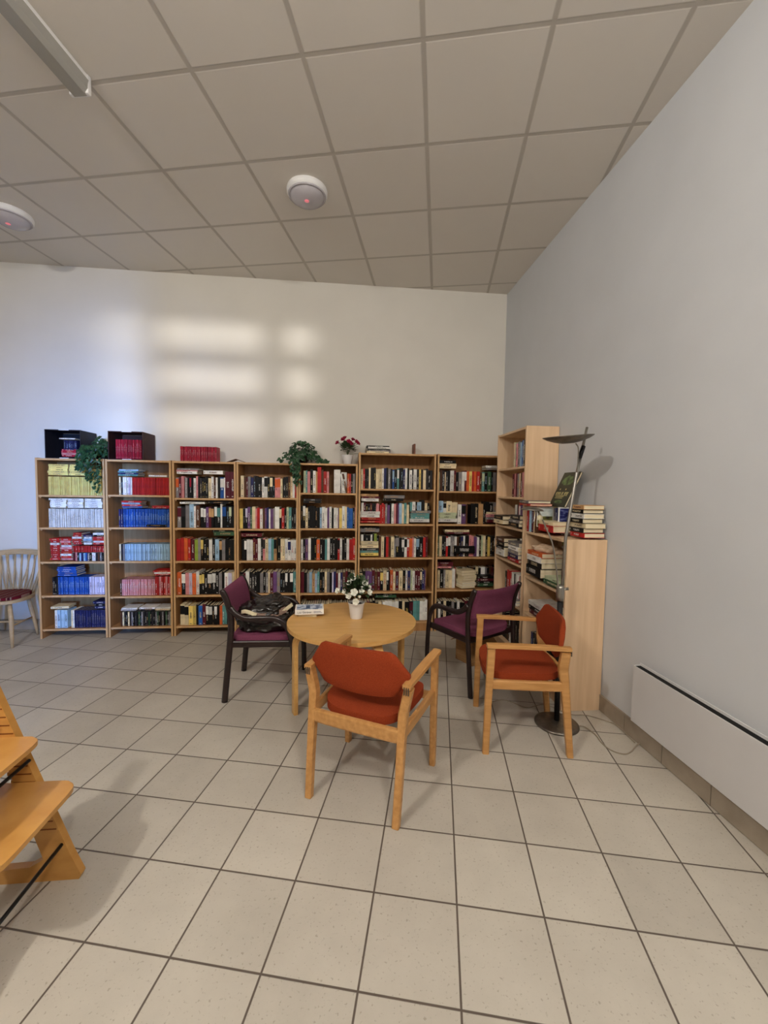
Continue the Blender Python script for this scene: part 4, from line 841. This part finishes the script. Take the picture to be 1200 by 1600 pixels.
# ------------------------------------------------------------------ dark armchairs with purple wool
def dark_chair(name, label, loc, rz, group):
    r = empty(name, loc, rz, label=label, cat='chair', group=group); X = Vector((1, 0, 0)); Wd = M['blackwood']
    for s in (-1, 1):
        MB().tube(cat([(s * .246, -.245, 0), (s * .246, -.225, .22), (s * .244, -.205, .44), (s * .243, -.200, .58), (s * .243, -.225, .70), (s * .243, -.262, .785)], 5), .0145, 10, side=X, ry=[.0215] * 25 + [.016]).build('rear_leg', Wd, r)
        pts = cat([(s * .250, -.205, .665), (s * .258, -.165, .622), (s * .264, -.10, .592), (s * .268, .0, .592), (s * .268, .09, .590), (s * .266, .145, .568), (s * .262, .185, .520), (s * .256, .215, .42), (s * .252, .232, .25), (s * .250, .238, .0)], 5)
        MB().tube(pts, .0150, 10, side=X, ry=.0205).build('front_leg', Wd, r)
        MB().tube([(s * .238, -.20, .405), (s * .240, .205, .405)], .011, side=X, ry=.022, square=True).build('side_rail', Wd, r)
    mb = MB(); mb.tube([(-.235, -.195, .400), (.235, -.195, .400)], .011, side=(0, 1, 0), ry=.022, square=True); mb.build('rear_rail', Wd, r)
    out = []
    for k in range(56):
        a = 2 * math.pi * k / 56; c, s_ = math.cos(a), math.sin(a)
        x = math.copysign(abs(c) ** .32, c); y = math.copysign(abs(s_) ** .32, s_)
        out.append((x * .228, .012 + y * .222))
    MB().prism(out, .412, .455, .015, lambda v: (v.x, v.y, v.z - .016 * max(0, (v.y - .12) / .11) ** 2 + .014 * (v.x / .22) ** 2 - .008), 3).build('seat', M['purple'], r, angle=50)
    mb = MB(); V = []; F = []; N = 17; rows = 9
    for side in (0, 1):
        for i in range(N):
            x = -.230 + .46 * i / (N - 1)
            for j in range(rows):
                v = j / (rows - 1); z_ = .555 + .225 * v - .012 * (1 - (x / .23) ** 2) * (1 if v > .5 else -1) * abs(2 * v - 1); e = max(0, min(1, min(v, 1 - v) * 8, (1 - abs(x) / .231) * 16)); th = .006 + .011 * e ** .5
                post = -.198 - max(0, z_ - .58) ** 2 * 1.45 
                V.append((x, post - .022 * (1 - (x / .23) ** 2) + (th if side else -th), z_))
    idx = lambda s, i, j: s * N * rows + i * rows + j
    for i in range(N - 1):
        for j in range(rows - 1):
            F.append([idx(0, i, j), idx(0, i + 1, j), idx(0, i + 1, j + 1), idx(0, i, j + 1)]); F.append([idx(1, i, j), idx(1, i, j + 1), idx(1, i + 1, j + 1), idx(1, i + 1, j)])
        for j in (0, rows - 1): F.append([idx(0, i, j), idx(1, i, j), idx(1, i + 1, j), idx(0, i + 1, j)])
    for j in range(rows - 1):
        for i in (0, N - 1): F.append([idx(0, i, j), idx(0, i, j + 1), idx(1, i, j + 1), idx(1, i, j)])
    mb._new(V, F, True); mb.build('backrest', M['purple'], r, angle=60)
    return r
dc1 = dark_chair('armchair', 'purple upholstered dark wood armchair left of table, holding black bag', (-2.315, -1.368, 0), R_(-91.5), 'purple armchairs')
dc2 = copy_tree(dc1); dc2.location = (-0.745, -1.340, 0); dc2.rotation_euler = (0, 0, R_(28.2)); dc2['label'] = 'purple upholstered dark wood armchair in front of the corner bookcase'

# black leather bag on the left purple chair
bag = empty('leather_bag', (-2.335, -1.365, 0.452), R_(-2), label='crumpled black leather bag with cream lining on left purple armchair', cat='bag')
b_ = crumple('body', (0.190, 0.165, 0.105), M['leather'], (0, 0, 0), 0, 7, 0.40, 5, fr=1.5); b_.parent = bag
f_ = crumple('flap', (0.135, 0.12, 0.070), M['leather'], (0.035, 0.03, 0.085), 0.4, 21, 0.5, 5, fr=1.8); f_.parent = bag; f_.rotation_euler = (R_(8), R_(-14), 0.4)
MB().tube(cat([(-.09, -.135, .135), (.0, -.150, .115), (.09, -.120, .125), (.16, -.06, .140)], 6), .022, side=(0, .5, 1), ry=.006, square=True).build('lining', M['taupe'], bag)
MB().tube(cat([(-.14, -.125, .142), (-.10, -.15, .152), (-.03, -.155, .128)], 5), .013, side=(0, .4, 1), ry=.004, square=True).build('cream_edge', M['lining'], bag)
MB().tube([(.125, -.10, .120), (.20, -.02, .165)], .013, side=(0, .4, 1), ry=.004, square=True).build('cream_strap', M['lining'], bag)
MB().tube(cat([(.16, -.10, .08), (.20, -.02, .10), (.17, .06, .15), (.05, .12, .19), (-.1, .08, .17)], 6), .010, 8, ry=.005).build('strap', M['leather'], bag)
for p in ((.155, -.125, .075), (.175, -.08, .118)): MB().lathe([(0, 0), (.009, .001), (.010, .004), (.004, .008), (0, .008)], 14, p).build('stud', M['steel'], bag)

# ------------------------------------------------------------------ floor lamp
lamp = empty('floor_lamp', (-0.395, -2.035, 0), label='brushed steel uplighter floor lamp with bent reading arm, by birch bookcase', cat='floor lamp')
MB().lathe([(0, 0), (.128, 0), (.134, .006), (.132, .013), (.118, .020), (.06, .027), (.02, .031), (0, .032)], 56).build('base', M['steel_dark'], lamp)
MB().tube([(0, 0, .028), (-.006, .004, .82)], .0165, 20).build('lower_pole', M['blackmetal'], lamp)
mb = MB(); mb.lathe([(0, .80), (.022, .80), (.025, .83), (.025, .885), (.020, .90), (0, .90)], 20, (-.006, .004, 0)); mb.tube([(-.006, .004, .872), (.038, -.012, .880)], .009, 12); mb.build('joint', M['steel'], lamp)
MB().tube([(.004, .004, .885), (.034, .036, 1.20), (.098, .050, 1.60), (.122, .056, 1.705)], .0095, 14).build('upper_pole', M['steel'], lamp)
MB().tube([(.116, .055, 1.700), (.142, .060, 1.775)], .0135, 12).build('grip', M['blackmetal'], lamp)
MB().tube([(.136, .059, 1.765), (.163, .064, 1.895)], .0085, 12).build('handle_rod', M['steel'], lamp)
hd = MB().lathe([(0, -.030), (.035, -.030), (.080, -.020), (.120, -.006), (.146, .010), (.147, .014), (.140, .013), (.10, -.002), (.05, -.012), (0, -.016)], 48).build('shade', M['steel_dark'], lamp); hd.location = (.002, -.002, 1.812); hd.rotation_euler = (R_(3), R_(-5), 0)
MB().tube(cat([(.094, .040, 1.61), (.092, .030, 1.70), (.082, .018, 1.760), (.060, .010, 1.785)], 5), .004, 8).build('support_wire', M['steel'], lamp)
MB().tube(cat([(-.022, .004, .890), (-.040, .006, 1.02), (-.068, .008, 1.16), (-.118, .010, 1.27), (-.165, .012, 1.370)], 7), .0048, 10).build('reading_arm', M['steel'], lamp)
rh = MB().lathe([(0, .018), (.03, .016), (.062, .004), (.070, -.006), (.064, -.006), (.03, .006), (0, .008)], 32).build('reading_shade', M['steel_dark'], lamp); rh.location = (-.205, .012, 1.372); rh.rotation_euler = (0, R_(3), 0)
mb = MB(); mb.lathe([(0, 0), (.016, 0), (.019, .007), (0, .010)], 20); bl = mb.build('reading_bulb', M['lining'], lamp); bl.location = (-.168, -.01, 1.322); bl.rotation_euler = (R_(80), 0, 0)
MB().tube([(-.172, .008, 1.368), (-.166, -.004, 1.330)], .004, 8).build('bulb_arm', M['steel'], lamp)
MB().tube([(-.185, .0, 1.366), (-.200, -.004, 1.300)], .0028, 8).build('switch_rod', M['white_plastic'], lamp)
tag(MB().tube(cat([(-.262, -2.075, .010), (-.235, -2.09, .008), (-.215, -2.16, .004), (-.228, -2.25, .004), (-.215, -2.315, .004), (-.165, -2.352, .004), (-.11, -2.335, .004), (-.055, -2.300, .010), (-.022, -2.285, .018)], 7), .0036, 8).build('power_cable', M['cable']), 'beige lamp cable curling across the floor tiles to the right baseboard', 'cable')
tag(MB().tube(cat([(-.80, -1.78, .004), (-.62, -1.72, .004), (-.50, -1.83, .004), (-.36, -1.80, .004), (-.25, -1.93, .004), (-.14, -1.955, .004), (-.05, -2.03, .004), (-.024, -2.10, .012), (-.030, -2.26, .006)], 7), .0032, 8).build('power_cable', M['cable']), 'thin cable running from under side-view oak chair along bookcase foot to wall', 'cable')

# cardboard box below the right purple chair
cb = empty('cardboard_box', (-0.600, -1.010, 0), R_(28), label='small brown cardboard box on floor beneath the right purple armchair', cat='box')
mb = MB(); mb.box(-.13, .13, -.10, -.096, 0, .20); mb.box(-.13, .13, .096, .10, 0, .20); mb.box(-.13, -.126, -.10, .10, 0, .20); mb.box(.126, .13, -.10, .10, 0, .20); mb.box(-.13, .13, -.10, .10, 0, .004); mb.build('body', M['cardboard'], cb)
for (a, b, c, d, rx, ry) in ((-.13, .13, -.10, 0, R_(-125), 0), (-.13, .13, 0, .10, R_(125), 0)):
    fo = MB().box(-.129, .129, 0, .088, 0, .003) if rx > 0 else MB().box(-.129, .129, -.088, 0, 0, .003)
    o = fo.build('flap', M['cardboard'], cb); o.location = (0, .098 if rx > 0 else -.098, .199); o.rotation_euler = (R_(-38) if rx > 0 else R_(38), 0, 0)

# ------------------------------------------------------------------ high chair at the left edge
hc = empty('high_chair', (-2.752, -2.880, 0), 0, label='beech high chair with grooved sloping sides, cut by the left picture edge', cat='high chair')
HW = M['highwood']
def side_frame(y0):
    t_ = .028; sl = -.367; mb = MB(); pr = []
    # sloping grooved upright: saw-tooth on its back edge
    N = 18; f0 = 0.0
    front = [(0.012, 0.0), (0.016, 0.018), (sl * .79 + .02, .79)]
    backs = []
    for k in range(N):
        z_ = .20 + k * .031; backs += [(sl * z_ - .070, z_), (sl * z_ - .070, z_ + .012), (sl * z_ - .062, z_ + .013)]
    out = [(0.012, 0), (0.020, .016), (sl * .10 + .020, .10)] + [(sl * .79 + .014, .79), (sl * .79 - .045, .79)] + backs[::-1] + [(sl * .18 - .075, .18), (-.110, .085), (-.16, .058), (-.46, .050), (-.475, .040), (-.475, 0)]
    mb.prism(out, y0, y0 + t_, 0.0, lambda v: (v.x, v.z, v.y)); o = sfr = mb.build('side_frame', HW, hc)
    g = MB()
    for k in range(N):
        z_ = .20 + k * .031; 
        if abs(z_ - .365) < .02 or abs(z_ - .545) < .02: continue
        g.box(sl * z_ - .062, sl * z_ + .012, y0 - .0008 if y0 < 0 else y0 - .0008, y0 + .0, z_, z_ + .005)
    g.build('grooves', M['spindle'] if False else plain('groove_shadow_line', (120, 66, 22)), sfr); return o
side_frame(0.0); side_frame(-.42)
def plate(name, xc, z_, d_, w2):
    out = []
    for k in range(48):
        a = 2 * math.pi * k / 48; c, s_ = math.cos(a), math.sin(a); out.append((xc + math.copysign(abs(c) ** .28, c) * d_ / 2, -.196 + math.copysign(abs(s_) ** .28, s_) * w2))
    MB().prism(out, z_, z_ + .017, .005).build(name, HW, hc)
plate('footplate', -.145, .372, .35, .196); plate('seat_plate', -.225, .545, .27, .196)
MB().box(-.44, -.425, -.392, 0, .012, .10, .003).build('cross_board', HW, hc)
for (x, z_) in ((-.045, .140), (-.150, .468)): MB().tube([(x, .004, z_), (x, -.40, z_)], .0065, 10).build('metal_rod', M['blackmetal'], hc)
mb = MB(); mb.tube(cat([(-.262, -.004, .66), (-.295, -.06, .66), (-.335, -.196, .66), (-.295, -.33, .66), (-.262, -.388, .66)], 6), .008, side=(1, 0, .35), ry=.052, square=True); mb.build('backrest', HW, hc)
mb = MB(); mb.tube(cat([(-.262, -.004, .762), (-.30, -.06, .765), (-.345, -.196, .765), (-.30, -.33, .765), (-.262, -.388, .762)], 6), .008, side=(1, 0, .35), ry=.03, square=True); mb.build('top_backrest', HW, hc)

# ------------------------------------------------------------------ spindle-back chair at far left
sc_ = empty('spindle_chair', (-4.930, -0.345, 0), R_(4), label='pale wooden spindle-back chair at the left edge beside bookcases', cat='chair')
out = []
for k in range(48):
    a = 2 * math.pi * k / 48; c, s_ = math.cos(a), math.sin(a); out.append((math.copysign(abs(c) ** .7, c) * .220, math.copysign(abs(s_) ** .7, s_) * .200))
MB().prism(out, .400, .428, .009).build('seat', M['spindle'], sc_)
for sx, sy in ((1, -1), (-1, -1), (1, 1), (-1, 1)):
    MB().tube([(sx * .135, sy * .12, .402), (sx * .158, sy * .14, .24), (sx * .175, sy * .165, .07), (sx * .180, sy * .172, 0)], [.017, .019, .014, .011], 12).build('leg', M['spindle'], sc_)
mb = MB(); mb.tube([(-.158, -.14, .19), (-.158, .14, .19)], .008, 8); mb.build('stretcher', M['spindle'], sc_); mb = MB(); mb.tube([(.158, -.14, .19), (.158, .14, .19)], .008, 8); mb.build('stretcher', M['spindle'], sc_); mb = MB(); mb.tube([(-.158, 0, .19), (.158, 0, .19)], .008, 8); mb.build('stretcher', M['spindle'], sc_)
arc = lambda x, z_: Vector((x, .195 + (.045 if z_ > .6 else 0) - .25 * x * x * 2, z_))
MB().tube(cat([arc(-.235, .80), arc(-.12, .812), arc(0, .817), arc(.12, .812), arc(.235, .80)], 5), .009, side=(0, 1, 0), ry=.024, square=True).build('top_rail', M['spindle'], sc_)
for k in range(8):
    x = -.20 + .4 * k / 7; MB().tube([(x * .82, .172 - .3 * x * x, .420), (x * 1.0, .21 - .4 * x * x, .62), (x * 1.08, .238 - .5 * x * x, .805)], [.007, .008, .006], 8).build('spindle', M['spindle'], sc_)
for s in (-1, 1):
    for k in range(3): MB().tube([(s * (.02 + k * .055), .180, .420), (s * (.075 + k * .055), .205, .62), (s * (.11 + k * .05) , .228, .805)], [.005, .006, .005], 8).build('spindle', M['spindle'], sc_)
out = [(x * .90, y * .92) for x, y in out]
tag(MB().prism(out, 0, .026, .010, lambda v: (v.x, v.y, v.z + .006 * math.cos(v.x * 9)), 3).build('seat_cushion', M['cushion'], None, (-4.930, -0.350, .4285), (0, 0, R_(4)), angle=50), 'dark red striped round cushion on the spindle-back chair', 'cushion')
